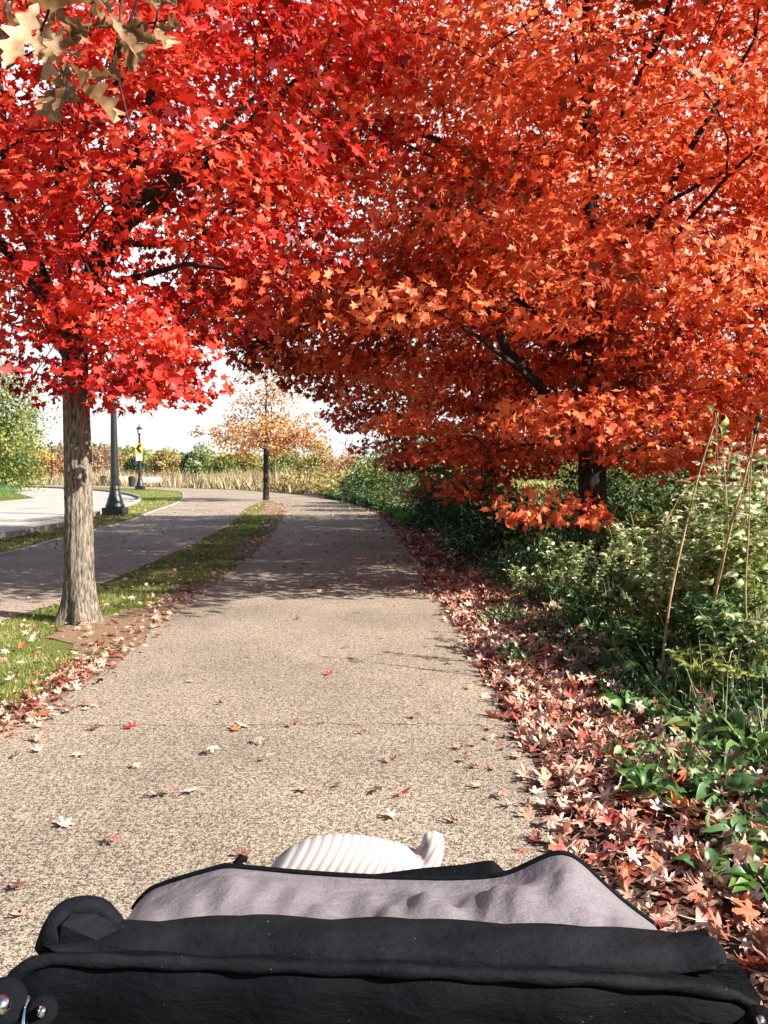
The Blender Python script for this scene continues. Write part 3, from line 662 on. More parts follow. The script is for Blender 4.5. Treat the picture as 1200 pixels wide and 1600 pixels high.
def shrub(x, y, w_, h, mat, label, seed, n=34, per=45, leaf=.07, group='shrubs along the right edge of the path', tm=None, stems=True, name='shrub', tint=(.5, .25)):
    r = np.random.default_rng(seed); z0 = float(vh(x, y)) if x > xr(y) else 0; base = np.array([x, y, z0])
    t = thing(name, base, label, 'shrub', group)
    C = envelope(n, [(.12 * h, .75 * w_), (.5 * h, w_), (.85 * h, .7 * w_), (h, .3 * w_)], x, y, r, .5) + (0, 0, z0)
    w = Wood(); w.node(base + (0, 0, -.03), -1, .02)
    for k in range(5):
        a = k * 1.26 + seed; w.line([base + (math.cos(a) * w_ * .12 * j, math.sin(a) * w_ * .12 * j, h * .2 * j) for j in (1, 2, 3)], 0, [.014, .01, .007])
    w.grow(C, r, base[:2], seg=.3, wob=.08, inner=.2); w.solve(.003, 2.4, .02); w.mesh('stem', M['greylimb'], t, 4)
    s = w_ * .20
    clump_leaves('foliage', C, per, (s, s, s * .8), leaf, r, M[mat], t, tm or simple(.6), base + (0, 0, h * .4), tilt=.9, out=.6, tint=tint)
    return t
SH = [(1.75, 9.4, .6, .62, 'green', 'green bush with small leaves at the near edge of the maple shade', .06),
      (2.6, 9.6, .7, .68, 'green', 'green bush under the hanging orange sprig by the maple trunk', .06),
      (1.75, 11.6, .8, .9, 'darkgreen', 'dark shaded bush second along the path edge', .08),
      (1.7, 13.8, .85, 1.1, 'darkgreen', 'dark shaded bush beside the path under the big maple', .08),
      (1.75, 16.2, .9, 1.2, 'green', 'shaded green bush between the two maples by the path', .09),
      (1.55, 18.9, .9, 1.3, 'darkgreen', 'dark bush at the foot of the rusty maple', .10),
      (1.6, 22, 1.0, 1.6, 'olive', 'yellow-green bush just past the rusty maple', .11),
      (1.0, 25.3, 1.1, 1.9, 'pale', 'tall pale bush right where sunlight returns to the path', .12),
      (.55, 29, 1.3, 2.5, 'olive', 'tall yellow-topped bush on the far bend', .13),
      (-.2, 32.5, 1.3, 2.1, 'green', 'dark green rounded bush on the far bend', .13),
      (-.9, 36.5, 1.1, 1.5, 'pale', 'pale dry bush farther round the bend', .14),
      (1.9, 33, 1.8, 3.2, 'pale', 'highest pale bush standing back from the bend', .14),
      (3.4, 25, 1.6, 2.2, 'olive', 'olive bush behind the rusty maple', .12),
      (4.2, 14.5, 1.3, 1.3, 'green', 'green bush behind the big maple trunk', .09),
      (5.6, 12.2, 1.3, 1.5, 'pale', 'pale dry bush right of the big maple trunk', .09),
      (7.2, 11.5, 1.5, 1.7, 'pale', 'pale dry bush at the right edge behind the stalks', .09),
      (5.3, 16.5, 1.6, 1.8, 'darkgreen', 'dark bush deep in the shade behind the maples', .10)]
for i, (x, y, w_, h, m_, lb, lf) in enumerate(SH): shrub(x, y, w_, h, m_, lb, 300 + i, n=int(38 + w_ * 14), per=52, leaf=lf)
# meadow thicket far side of path: reads as one mass
def mass(name, pts, hgt, leaf, mat, seed, tm, axis=(0, 0, 1), spread=.5, tint=(.5, .3), size_j=.5):
    r = np.random.default_rng(seed); N = len(pts); ax = unit(np.array(axis) + r.normal(0, spread, (N, 3))); nr = unit(r.normal(0, 1, (N, 3)))
    o = scatter(name, pts, leaf * r.uniform(1 - size_j, 1 + size_j, N), ax, nr, tm, M[mat], None, np.clip(tint[0] + r.normal(0, tint[1], N), 0, 1))
    return tag(o, kind='stuff')
BL = (np.array([(-.5, 0, 0), (.5, 0, 0), (.25, .55, .06), (0, 1, .22), (-.25, .55, .06)]) * np.array([.04, 1, 1]), np.array([(0, 1, 2, 4)]))
BL3 = (np.array([(-.02, 0, 0), (.02, 0, 0), (.004, .6, .05), (0, 1, .09)]), np.array([(0, 1, 3, 2)]))
r = np.random.default_rng(70)
def far_edge(u):                            # beyond the outer edge of the path
    return smooth_line(R_EDGE)
# tall tan grass along the far outer side of the path
pts = []
for _ in range(42000):
    y = r.uniform(46, 118); x0 = xr(y) if y < 98 else -60; x = r.uniform(-62, 6)
    if x < x0 + .8 + .5 * vnoise(x, y, 3) and y < 98: continue
    pts.append((x, y, 0))
pts = np.array(pts); o = mass('tall_grass', pts, 0, 1.15 * (1 + .30 * vnoise(pts[:, 0] * .35, pts[:, 1] * .35, 33) + .12 * vnoise(pts[:, 0] * 1.7, pts[:, 1] * .6, 34)), 'tan', 71, (BL3[0] * np.array([2.4, 1, 1]), BL3[1]), spread=.34, size_j=.65)
tag(o, 'tall tan meadow grass along the far side of the path', 'grass')
# low scrub behind the bend
pts = np.array([(r.uniform(.4, 9) + xr(y) * 1.0 + .6, y, r.uniform(0, 1) ** 1.3 * (1.0 + .5 * vnoise(y, 0, 5))) for y in r.uniform(34, 60, 16000)])
o = mass('scrub', pts, 0, .26, 'yellow', 72, simple(.5), spread=.9); tag(o, 'golden brown scrub beyond the bend of the path', 'scrub')
# far wood
x = r.uniform(-140, 90, 26000); y = r.uniform(170, 200, 26000); hh = 6.5 + 3.0 * vnoise(x * .09, 0, 6) + 1.6 * vnoise(x * .4, 0, 7)
o = mass('distant_wood', np.c_[x, y, r.uniform(0, 1, 26000) * hh * .8], 0, 1.1, 'olive', 73, simple(.8), spread=1.0); tag(o, 'hazy olive wood along the horizon', 'wood')
# right woodland floor growth behind the first bushes
y = r.uniform(7.5, 40, 26000); x = xr(y) + 2.2 + r.uniform(0, 1, 26000) ** 1.2 * 9
z = vh(x, y) + r.uniform(0, 1, 26000) * (.55 + .35 * vnoise(x * 1.3, y * 1.3, 8))
o = mass('undergrowth', np.c_[x, y, np.maximum(z, .02)], 0, .11, 'green', 74, simple(.6), spread=1.0, tint=(.4, .3)); tag(o, 'tangled green undergrowth below the maples', 'undergrowth')
# green edge herbs along the path from mid distance on
y = r.uniform(20, 44, 14000); x = xr(y) + .25 + np.abs(r.normal(0, .45, 14000))
o = mass('edge_herbs', np.c_[x, y, r.uniform(0, .28, 14000)], 0, .14, 'lush', 75, simple(.45), spread=.8); tag(o, 'bright green herbs along the far right path edge', 'herbs')
# bright grass bank on the left behind the road
bx = r.uniform(-34, -19, 15000); by = r.uniform(38, 70, 15000); k = (bx < np.interp(by, [38, 44, 50, 58, 70], [-18.8, -19.5, -23, -27.6, -37])); 
o = mass('bank_grass', np.c_[bx[k], by[k], r.uniform(0, .9, k.sum()) * .6], 0, .35, 'lush', 76, BL, spread=.4); tag(o, 'bright green grassy bank left of the road', 'grass')

# ------------------------------------------------------------------ lawn blades
def blades(name, fn, n, h, seed, label, mat='grass', wide=1.0):
    r = np.random.default_rng(seed); P = fn(r, n); d = np.maximum(P[:, 1], 5)
    N = len(P); ax = unit(np.array([0, 0, 1.]) + r.normal(0, .42, (N, 3)) * np.array([1, 1, .2])); nr = unit(r.normal(0, 1, (N, 3)))
    V0 = BL3[0].copy(); V0[:, 0] *= 2.4 * wide
    o = scatter(name, P, h * r.uniform(.5, 1.3, N) * (1 + (d - 5) * .012), ax, nr, (V0, BL3[1]), M[mat], None, np.clip(r.normal(.5, .25, N), 0, 1))
    return tag(o, label, 'grass', kind='stuff')
def island(r, n):
    y = 3.6 + (41 - 3.6) * r.random(n) ** 2.0; u = r.random(n); a = xmr(y) + .05; b = xl(y) - (.30 + .18 * np.sin(y * .9) + .12 * vnoise(y * 1.7, 0, 9))
    x = a + (b - a) * u; k = b > a
    bare = (np.hypot((x + 2.55) / .42, (y - 7.3) / 1.0) < 1) | (np.hypot(x + 2.92, y - 7.65) < .24) | (vnoise(x * 2.5, y * 2.5, 14) > 1.05)
    bare |= (y > 26) & (np.abs(x - np.interp(y, [26, 33, 39], [-3.95, -4.7, -5.4])) < .45)
    k &= ~bare; return np.c_[x, y, np.zeros(n)][k]
blades('grass', island, 95000, .055, 60, 'short sunlit and shaded grass on the strip between the two paths')
def verge2(r, n):
    y = 8 + 50 * r.random(n) ** 1.3; a = np.interp(y, road_edge[:, 1], road_edge[:, 0]) + .2; b = xml(y) - .12; x = a + (b - a) * r.random(n); return np.c_[x, y, np.zeros(n)][b > a]
blades('grass', verge2, 60000, .07, 61, 'short grass between the side path and the road, under the lamps', wide=1.6)

# ------------------------------------------------------------------ leaf litter
BS = [bigstar(i) for i in range(6)]
def litter(name, pts, size, seed, label, tint=(.5, .3), tilt=.35, tm=None, mat='litter'):
    r = np.random.default_rng(seed); N = len(pts); k = r.integers(0, 6, N); Vs = []; 
    a = r.uniform(0, 6.28, N); ax = np.c_[np.cos(a), np.sin(a), r.normal(0, tilt * .7, N)]
    nr = unit(np.array([0, 0, 1.]) + r.normal(0, tilt, (N, 3)))
    nr *= np.where(r.random(N) < .4, -1, 1)[:, None]
    sz = size * r.uniform(.45, 1.3, N); tn = np.clip(r.normal(tint[0], tint[1], N), 0, 1); allV = []; allF = []; allT = []; off = 0
    for j in range(6):
        m = k == j
        V0, F0 = (tm or BS[j]); R = frames(ax[m], nr[m]); T = np.broadcast_to(V0, (m.sum(),) + V0.shape).copy(); T[:, :, 2] *= r.uniform(.2, 1.6, m.sum())[:, None]
        V = np.einsum('nij,nkj->nki', R, T) * sz[m][:, None, None] + pts[m][:, None, :]
        Fs = (F0[None] + (np.arange(m.sum()) * len(V0))[:, None, None]).reshape(-1, 3) + off
        allV.append(V.reshape(-1, 3)); allF.append(Fs); allT.append(np.repeat(tn[m], len(V0))); off += m.sum() * len(V0)
    V = np.concatenate(allV); o = mk(name, V, np.concatenate(allF), M[mat], None, tint=np.concatenate(allT)); return tag(o, label, 'leaves', kind='stuff')
r = np.random.default_rng(80)
yy = 2.4 + 7 * r.random(420); xx = xr(yy) + .45 + r.random(420) * 1.3
litter('leaf_litter', np.c_[xx, yy, vh(xx, yy) + r.uniform(.05, .16, 420)], .10, 89, 'pale fallen leaves caught on top of the green verge plants', tint=(.66, .25), tilt=.7)
# thick drift on the right verge
def drift(n, y0, y1, p, wid):
    y = y0 + (y1 - y0) * r.random(n) ** p; t = np.abs(r.normal(0, wid, n)) * np.clip(1.3 - y * .03, .5, 1.2) - .10 + .05 * r.normal(0, 1, n) + .07 * vnoise(y * 4, 0, 20)
    t = np.where(r.random(n) < .6, r.uniform(0, 1.0, n) * (wid * 1.5) - .05, t); x = xr(y) + t
    return x, y
x, y = drift(5600, 1.4, 11, .95, .62); z = np.maximum(vh(x, y), .012) + r.uniform(.012, .05, len(x)) * np.clip((x - xr(y) + .15) * 4, .2, 1)
litter('leaf_litter', np.c_[x, y, z], .108, 81, 'thick drift of pink and brown fallen maple leaves along the right path edge', tint=(.64, .27), tilt=.6)
x, y = drift(3400, 10, 30, 1.2, .75); z = np.maximum(vh(x, y), .012) + r.uniform(.01, .04, len(x))
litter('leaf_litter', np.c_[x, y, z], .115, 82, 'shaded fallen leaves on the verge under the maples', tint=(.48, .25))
# island margin drift
yy = 3.3 + 26 * r.random(1000) ** 1.15; xx = xl(yy) - .12 + r.normal(0, .13, 1000) - .05
litter('leaf_litter', np.c_[xx, yy, np.full(1000, .022)], .075, 83, 'line of fallen leaves along the dirt edge of the grass strip', tint=(.55, .3), tilt=.4)
yy = np.r_[r.normal(4.6, .3, 150), r.normal(5.7, .35, 230)]; xx = np.r_[r.normal(-2.12, .13, 150), r.normal(-2.2, .09, 230)]
litter('leaf_litter', np.c_[xx, yy, r.uniform(.018, .05, 380)], .08, 84, 'heaped pink and dark red leaves at the near corner of the grass strip', tint=(.6, .33), tilt=.45)
# scattered in grass
yy = 4 + 36 * r.random(1500) ** 1.4; xx = xmr(yy) + (xl(yy) - xmr(yy)) * r.random(1500)
litter('leaf_litter', np.c_[xx, yy, np.full(1500, .045)], .08, 85, 'loose pale leaves caught in the grass strip', tint=(.7, .22), tilt=.4)
yy = 12 + 30 * r.random(800) ** 1.2; xx = xml(yy) - .1 - r.random(800) * 1.3
litter('leaf_litter', np.c_[xx, yy, np.full(800, .05)], .10, 86, 'loose leaves in the grass beside the side path edging', tint=(.6, .25), tilt=.4)
# shaded middle distance on both paths
yy = 9 + 28 * r.random(1100) ** 1.1; u = r.random(1100); u = np.where(r.random(1100) < .5, 1 - np.abs(r.normal(0, .12, 1100)), u); u = np.clip(u, 0, 1); xx = xl(yy) + (xr(yy) - xl(yy)) * u
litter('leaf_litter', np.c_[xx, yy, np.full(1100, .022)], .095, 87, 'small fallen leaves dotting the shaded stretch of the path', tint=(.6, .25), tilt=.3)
yy = 8 + 24 * r.random(260); xx = xml(yy) + (xmr(yy) - xml(yy)) * r.random(260)
litter('leaf_litter', np.c_[xx, yy, np.full(260, .018)], .10, 88, 'small fallen leaves dotting the shaded side path', tint=(.65, .22), tilt=.3)

# individual leaves on the near path
def objmat(name, stops):
    m, nt, N, L, B = newmat(name); oi = N.new('ShaderNodeObjectInfo'); rr = ramp(N, stops); L.new(oi.outputs['Random'], rr.inputs[0])
    n = noise(N, L, 25, 3); rv = ramp(N, [(.35, (.7, .65, .62)), (.7, (1.15, 1.1, 1.05))]); L.new(n.outputs['Fac'], rv.inputs[0])
    L.new(mixc(N, L, 1.0, rr.outputs[0], rv.outputs[0], 'MULTIPLY'), B.inputs['Base Color']); B.inputs['Roughness'].default_value = .55
    bump(N, L, n.outputs['Fac'], B, .4, .003); return m
M['fl_pink'] = objmat('faded_pink_leaf', [(0, (.30, .16, .12)), (.5, (.50, .33, .27)), (1, (.62, .48, .40))])
M['fl_red'] = objmat('red_fallen_leaf', [(0, (.32, .012, .016)), (1, (.42, .03, .03))])
M['fl_orange'] = objmat('orange_fallen_leaf', [(0, (.50, .12, .06)), (1, (.55, .18, .08))])
M['fl_dark'] = objmat('brown_fallen_leaf', [(0, (.09, .035, .025)), (1, (.2, .08, .06))])
LM = {}
def fleaf(px, py, kind, size, label=None, group=None, xy=None):
    j = int(r.integers(0, 6)); key = (j, kind)
    if key not in LM:
        me = bpy.data.meshes.new('fallen_leaf'); V, Fs = BS[j]; me.from_pydata([tuple(map(float, v)) for v in V], [], [tuple(map(int, f)) for f in Fs]); me.materials.append(M['fl_' + kind]); LM[key] = me
    o = bpy.data.objects.new('fallen_leaf', LM[key]); COL.objects.link(o)
    g_ = xy if xy is not None else G(px, py)
    s = size; flip = r.random() < .35
    o.scale = (s, s, s * r.uniform(.5, 1.3)); o.rotation_euler = (r.normal(0, .16) + (math.pi if flip else 0), r.normal(0, .16), r.uniform(0, 6.28))
    o.location = (g_[0], g_[1], .020 + (.030 * s / .1 if flip else .004))
    return tag(o, label, 'leaf', group)
GP = 'loose maple leaves on the near path'
SP = [(205, 1143, 'red', .10, 'dark red leaf lying alone at the left of the near path'), (515, 1058, 'red', .09, 'small red leaf in the middle of the path, farther up'),
      (366, 1146, 'orange', .10, 'orange leaf half under a pale one on the path crack'), (628, 1248, 'orange', .10, 'orange-pink leaf right of centre on the path'),
      (180, 1322, 'dark', .09, 'brown curled leaf by itself left of the stroller'), (100, 1298, 'pink', .10, 'pale leaf near the left edge of the photo above the stroller'),
      (860, 1297, 'pink', .12, 'large pale leaf at the right path edge near the stroller'), (270, 1247, 'pink', .12, 'left leaf of the pale pair lying left of centre'), (298, 1243, 'pink', .11, 'right leaf of the pale pair lying left of centre'),
      (385, 1345, 'dark', .10, 'dark curled leaf touching the left of the white leg'), (355, 1357, 'pink', .09, 'small pink leaf just above the stroller hood')]
for px, py, k, s, lb in SP: fleaf(px, py, k, s, lb)
for px, py, k, s in [(150, 1145, 'dark', .08), (125, 1185, 'pink', .09), (90, 1128, 'pink', .10), (345, 1105, 'dark', .07), (405, 1165, 'pink', .09), (378, 1140, 'pink', .11), (415, 1195, 'pink', .09), (330, 1182, 'pink', .10), (322, 1184, 'dark', .07), (655, 1127, 'dark', .08), (610, 1197, 'pink', .09),
                     (475, 1240, 'pink', .09), (530, 1237, 'dark', .07), (595, 1245, 'dark', .09), (615, 1283, 'pink', .08), (712, 1292, 'pink', .08), (248, 1250, 'pink', .09), (35, 1440, 'pink', .08), (30, 1400, 'dark', .07), (770, 1208, 'pink', .09), (745, 1205, 'pink', .08), (750, 1235, 'pink', .10), (785, 1250, 'pink', .1), (800, 1265, 'pink', .09),
                     (725, 1195, 'dark', .07), (720, 1175, 'pink', .09), (765, 1145, 'orange', .08), (745, 1170, 'pink', .08), (465, 970, 'dark', .09), (248, 998, 'red', .09), (600, 1000, 'pink', .07), (455, 1140, 'pink', .08), (465, 1135, 'dark', .08), (700, 1040, 'pink', .09), (735, 1080, 'pink', .09), (690, 1000, 'pink', .08), (820, 1220, 'pink', .1), (835, 1245, 'pink', .09), (810, 1190, 'pink', .09),
                     (300, 1070, 'pink', .07), (390, 1030, 'dark', .06), (560, 960, 'dark', .07), (620, 950, 'pink', .07), (430, 920, 'pink', .08), (500, 925, 'pink', .08), (540, 1015, 'dark', .06), (660, 1075, 'pink', .08), (770, 1160, 'pink', .09), (790, 1175, 'pink', .09), (850, 1265, 'pink', .09), (60, 1180, 'pink', .08), (20, 1190, 'dark', .07), (210, 1205, 'pink', .06), (570, 1150, 'dark', .06), (640, 1165, 'pink', .06)]:
    fleaf(px, py, k, s, 'small curled maple leaf lying loose on the sunlit path', GP)

# ------------------------------------------------------------------ near plants on the right
ELL = ellip(.42, .35, .30, 4); ELLW = ellip(.62, .3, .25, 4)
def rosette(px, py, n, L, mat, label, seed, wide=False, up=.7, tint=.6):
    r = np.random.default_rng(seed); g_ = G(px, py); z0 = float(vh(g_[0], g_[1])); base = np.array([g_[0], g_[1], z0])
    t = thing('broadleaf_plant', base, label, 'plant', 'broad-leaved plants in the right verge')
    a = r.uniform(0, 6.28, n); el = r.uniform(.15, 1.2, n) * up
    ax = np.c_[np.cos(a) * np.cos(el), np.sin(a) * np.cos(el), np.sin(el)]; st = L * r.uniform(.15, .45, n)[:, None]
    pos = base + ax * st + (0, 0, .01)
    mb = MB()
    for i in range(n): mb.tube([base, base + ax[i] * st[i] * .5 + (0, 0, .01), pos[i]], [.004, .003, .0025], 5)
    mb.build('stem', M['greenstem'], t)
    nr = unit(np.array([0, 0, 1.]) + r.normal(0, .35, (n, 3)))
    scatter('foliage', pos, L * r.uniform(.6, 1.1, n), ax + (0, 0, -.1), nr, ELLW if wide else ELL, M[mat], t, np.clip(r.normal(tint, .2, n), 0, 1), cup=r.uniform(.5, 1.8, n))
    return t
RO = [(975, 1135, 22, .15, 'lush', 'bright broad-leaved plant in a pool of sun on the leaf drift', True), (1020, 1140, 14, .13, 'lush', 'smaller bright plant right of the brightest one', True), (1010, 1260, 12, .19, 'lush', 'upright long-leaved green plant at the edge of the leaves', False),
      (1185, 1215, 12, .26, 'lush', 'plant with long dark leaves at the right edge of the photo', False), (920, 1045, 16, .16, 'green', 'low dark green plant at the foot of the weeds', True), (960, 1075, 18, .17, 'lush', 'green rosette left of the tallest thin stalk', True),
      (1080, 1180, 16, .13, 'pale', 'pale leafy plant among the fallen leaves', True), (1130, 1270, 14, .14, 'green', 'dark low plant right of the long-leaved one', True), (1160, 1350, 20, .12, 'green', 'leafy plant low on the right beside the drift', True),
      (1190, 1420, 16, .12, 'lush', 'lowest green plant at the right edge above the stroller', True), (1075, 1120, 16, .14, 'lush', 'green plant under the leaning dry stalks', True), (890, 1000, 16, .16, 'green', 'green plant where the weeds meet the leaf drift', True), (1150, 1180, 16, .16, 'lush', 'green plant right of the pale leafy one', False), (1100, 1390, 9, .1, 'green', 'tiny green plant poking through the fallen leaves', True)]
for i, a in enumerate(RO): rosette(a[0], a[1], a[2], a[3], a[4], a[5], 400 + i, a[6])
# leafy weeds (upright, many small leaves)
def weed(x, y, h, w_, mat, label, seed, leaf=.05, n=10, tint=.5):
    r = np.random.default_rng(seed); z0 = float(vh(x, y)); base = np.array([x, y, z0])
    t = thing('weed_plant', base, label, 'plant', 'leafy weeds behind the leaf drift')
    mb = MB(); pos = []; ax = []
    for k in range(n):
        a = r.uniform(0, 6.28); q = r.random() ** .6 * w_; hh = h * r.uniform(.6, 1.1)
        P = [base + (math.cos(a) * q * u, math.sin(a) * q * u, hh * (u - .15 * u * u)) for u in (0, .3, .6, .85, 1)]
        mb.tube(P, [.004, .0035, .003, .002, .0015], 4)
        for _ in range(int(26 * hh / .5) + 8):
            u = r.uniform(.1, 1); i = min(3, int(u * 4)); p = np.array(P[i]) + (np.array(P[i + 1]) - np.array(P[i])) * (u * 4 - i if u * 4 - i < 1 else 1)
            d = r.normal(0, 1, 3); d[2] = abs(d[2]) * .5; pos.append(p); ax.append(unit(d))
    mb.build('stem', M['greenstem'], t)
    pos = np.array(pos); ax = np.array(ax); N = len(pos)
    scatter('foliage', pos, leaf * r.uniform(.5, 1.3, N), ax, unit(np.array([0, 0, 1.]) + r.normal(0, .5, (N, 3))), ellip(.5, .3, .2, 2), M[mat], t, np.clip(r.normal(tint, .32, N), 0, 1))
WE = [(1.95, 7.9, .7, .5, 'pale', 'green weeds left of the bushy clump, at the shade line'), (1.75, 6.8, .45, .35, 'green', 'low green weeds just behind the leaf drift'), (2.25, 6.7, .95, .5, 'pale', 'sunlit pale-leaved weeds in the middle of the verge'), (2.7, 7.9, .9, .5, 'pale', 'pale flowering weeds below the maple trunk'),
      (2.05, 5.8, .55, .38, 'olive', 'light green weeds beside the thin stalk foot'), (2.55, 5.8, .8, .42, 'pale', 'bushy pale weeds among the leaning stalks'), (2.95, 6.5, 1.4, .5, 'pale', 'tall pale weeds at the right edge in full sun'), (1.95, 4.6, .35, .28, 'olive', 'yellow-green weeds drooping at the right edge'),
      (3.4, 8.4, 1.2, .6, 'olive', 'tall yellow-green weeds behind the leaning stalks'), (2.2, 4.75, .6, .3, 'pale', 'pale drooping weeds rightmost in the verge'), (2.2, 4.1, .35, .28, 'green', 'low green weeds over the leaves at the right edge'), (3.45, 7.8, 1.4, .6, 'pale', 'tallest pale weeds by the right edge of the photo'),
      (2.5, 5.7, 1.3, .36, 'pale', 'tall bleached weeds rightmost in full sun beside the dry stalks'), (2.3, 5.35, 1.0, .3, 'olive', 'yellowish weeds right behind the thickest leaning stalk'), (2.1, 5.15, .6, .25, 'green', 'dark weeds at the foot of the leaning stalks'), (4.4, 9.3, 1.5, .6, 'green', 'tall dark green weeds right of the maple trunk'), (3.6, 10.0, 1.1, .5, 'green', 'dark green weeds against the maple trunk foot'), (1.75, 5.3, .4, .25, 'green', 'low dark weeds left of the single thin stalk'),
      (1.6, 8.3, .4, .35, 'pale', 'low pale weeds near the path at the shade line'), (2.9, 9.0, .9, .5, 'olive', 'green weeds in front of the maple foot')]
for i, (x, y, h, w_, m_, lb) in enumerate(WE): weed(x, y, h, w_, m_, lb, 500 + i, leaf=.068, n=30, tint=.55)
# ground cover
n = 24000; y = r.uniform(2.4, 12, n); lo = xr(y) + np.interp(y, [2.6, 4, 6, 8, 10], [.62, .48, .50, .72, .75]); x = lo + r.random(n) ** 1.3 * 3.6 + .22 * vnoise(y * 2, 0, 31); zz = vh(x, y) + r.uniform(0, .2, n) * np.clip((x - lo) * 1.4, .15, 1)
o = mass('ground_cover', np.c_[x, y, zz], 0, .065, 'green', 77, ellip(.5, .3, .2, 2), axis=(0, 0, .4), spread=.9, tint=(.5, .3)); tag(o, 'low mixed green ground cover on the right verge', 'ground cover')
n = 9000; y = r.uniform(2.3, 9, n); t = r.uniform(.12, 1.3, n); x = xr(y) + t; k = vnoise(x * 3.3, y * 3.3, 41) + .6 * t + r.normal(0, .22, n) > 1.15; x, y = x[k], y[k]
o = mass('ground_cover', np.c_[x, y, vh(x, y) + r.uniform(.02, .11, k.sum())], 0, .048, 'green', 79, ellip(.5, .3, .2, 2), axis=(0, 0, .5), spread=.8, tint=(.62, .28)); tag(o, 'bright low green sprouts pushing up through the fallen leaves', 'ground cover')
n = 9000; y = r.uniform(3.6, 11, n); x = xr(y) + .9 + r.random(n) * 3.2
o = mass('wild_grass', np.c_[x, y, vh(x, y)], 0, .30, 'pale', 78, (BL3[0] * np.array([.6, 1, 1.4]), BL3[1]), spread=.45); tag(o, 'wispy pale grass blades among the verge weeds', 'grass')
# tall stalks
def stalk(b, pts, D, rr, label, seed, leaves=(), heads=None, mat='stem', lm='pale', lsz=.09, drop=0):
    r = np.random.default_rng(seed); g_ = G(*b) if not isinstance(b, np.ndarray) else b; base = np.array([g_[0], g_[1], float(vh(g_[0], g_[1])) - .01])
    t = thing('tall_stalk', base, label, 'plant', 'tall dry stalks on the right verge')
    P = [base] + [W(px, py, base[1] + d) for px, py, d in pts]; P = smooth_line(P, 5)
    mb = MB(); rr = rr * 1.3; mb.tube(P, np.linspace(rr, rr * .35, len(P)), 7)
    pos = []; ax = []; sz = []
    for u, side, L in leaves:
        p = P[min(len(P) - 1, int(u * (len(P) - 1)))]; a = np.array([side, r.uniform(-.5, .3), r.uniform(-.5, .5)]); q = p + unit(a) * .04; mb.tube([p, q], .0015, 4); pos.append(q); ax.append(a); sz.append(L)
    mb.build('stem', M[mat], t, smooth=True)
    if pos: scatter('foliage', np.array(pos), np.array(sz), np.array(ax), unit(r.normal(0, .4, (len(pos), 3)) + np.array([0, -1, .5])), ellip(.45, .45, .5, 3), M[lm], t, r.uniform(.3, 1, len(pos)))
    if heads:
        hb = MB()
        for u, s in heads:
            p = P[min(len(P) - 1, int(u * (len(P) - 1)))]; hb.lathe(p, [(s * .2, -s), (s * .8, -s * .5), (s, 0), (s * .7, s * .6), (s * .15, s * 1.3)], 9)
            for k in range(12): d = unit(r.normal(0, 1, 3)); hb.tube([p, p + d * s * 1.5], [s * .16, s * .05], 4)
        hb.build('seed_head', M['limb'], t)
    return t
ra = np.random.default_rng(3)
def lv(n, L=.08, lo=.25): return [(ra.uniform(lo, 1), ra.choice([-1, 1]) * ra.uniform(.5, 1), L * ra.uniform(.6, 1.3)) for _ in range(n)]
stalk((1032, 1092), [(1045, 950, 0), (1070, 830, 0), (1095, 730, 0), (1122, 645, 0)], 5, .0075, 'single thin stalk ending in two yellow-green leaves', 600, [(.97, .1, .10), (.99, -.2, .09), (.93, .5, .11)], lm='olive')
stalk((1080, 1085), [(1110, 960, 0), (1140, 830, .1), (1165, 740, .1), (1190, 640, .1)], 5, .011, 'thickest leaning stalk with dark seed heads at its top', 601, lv(5), heads=[(.99, .022), (.96, .025), (.93, .022), (.90, .018)])
stalk((1070, 1080), [(1100, 930, .1), (1115, 870, .2), (1160, 760, .4)], 5, .008, 'brown stalk leaning right beside the thickest one', 602, lv(9))
stalk((1090, 1080), [(1125, 900, -.1), (1150, 800, -.2), (1200, 720, -.3)], 5, .007, 'brown stalk crossing in front of the thickest one', 603, lv(9))
stalk((1180, 1100), [(1165, 950, 0), (1170, 820, 0), (1175, 700, 0)], 5, .006, 'straight pale stalk near the right edge of the photo', 604, lv(12))
stalk((1150, 1090), [(1140, 900, .2), (1135, 780, .2), (1128, 690, .2)], 5, .006, 'upright pale stalk left of the straight one', 605, lv(12))
stalk((1060, 1060), [(1010, 900, .2), (985, 800, .3)], 5, .004, 'thin stalk bending left behind the single leafy one', 606, lv(8, .06))
stalk((1120, 1050), [(1030, 880, .2), (1060, 780, .3), (1105, 740, .3)], 5, .005, 'curved dry stalk between the leafy stalk and thickest one', 607, lv(10, .07))
stalk((1190, 1060), [(1195, 900, .3), (1198, 780, .3), (1195, 700, .3)], 5, .007, 'tan stalk at the very right edge', 608, lv(12))
stalk((1100, 1060), [(1150, 880, .4), (1195, 840, .5), (1260, 800, .5)], 5, .007, 'stalk lying over to the right across the others', 609, lv(8))
stalk((985, 985), [(975, 890, .2), (985, 830, .2), (1000, 790, .2)], 7, .005, 'short thin stalk in front of the green weeds', 610, lv(7, .07), mat='greenstem', lm='green')
stalk((960, 960), [(965, 880, .2), (950, 820, .3)], 7, .005, 'short green stalk left of the thin one', 611, lv(7, .07), mat='greenstem', lm='green')
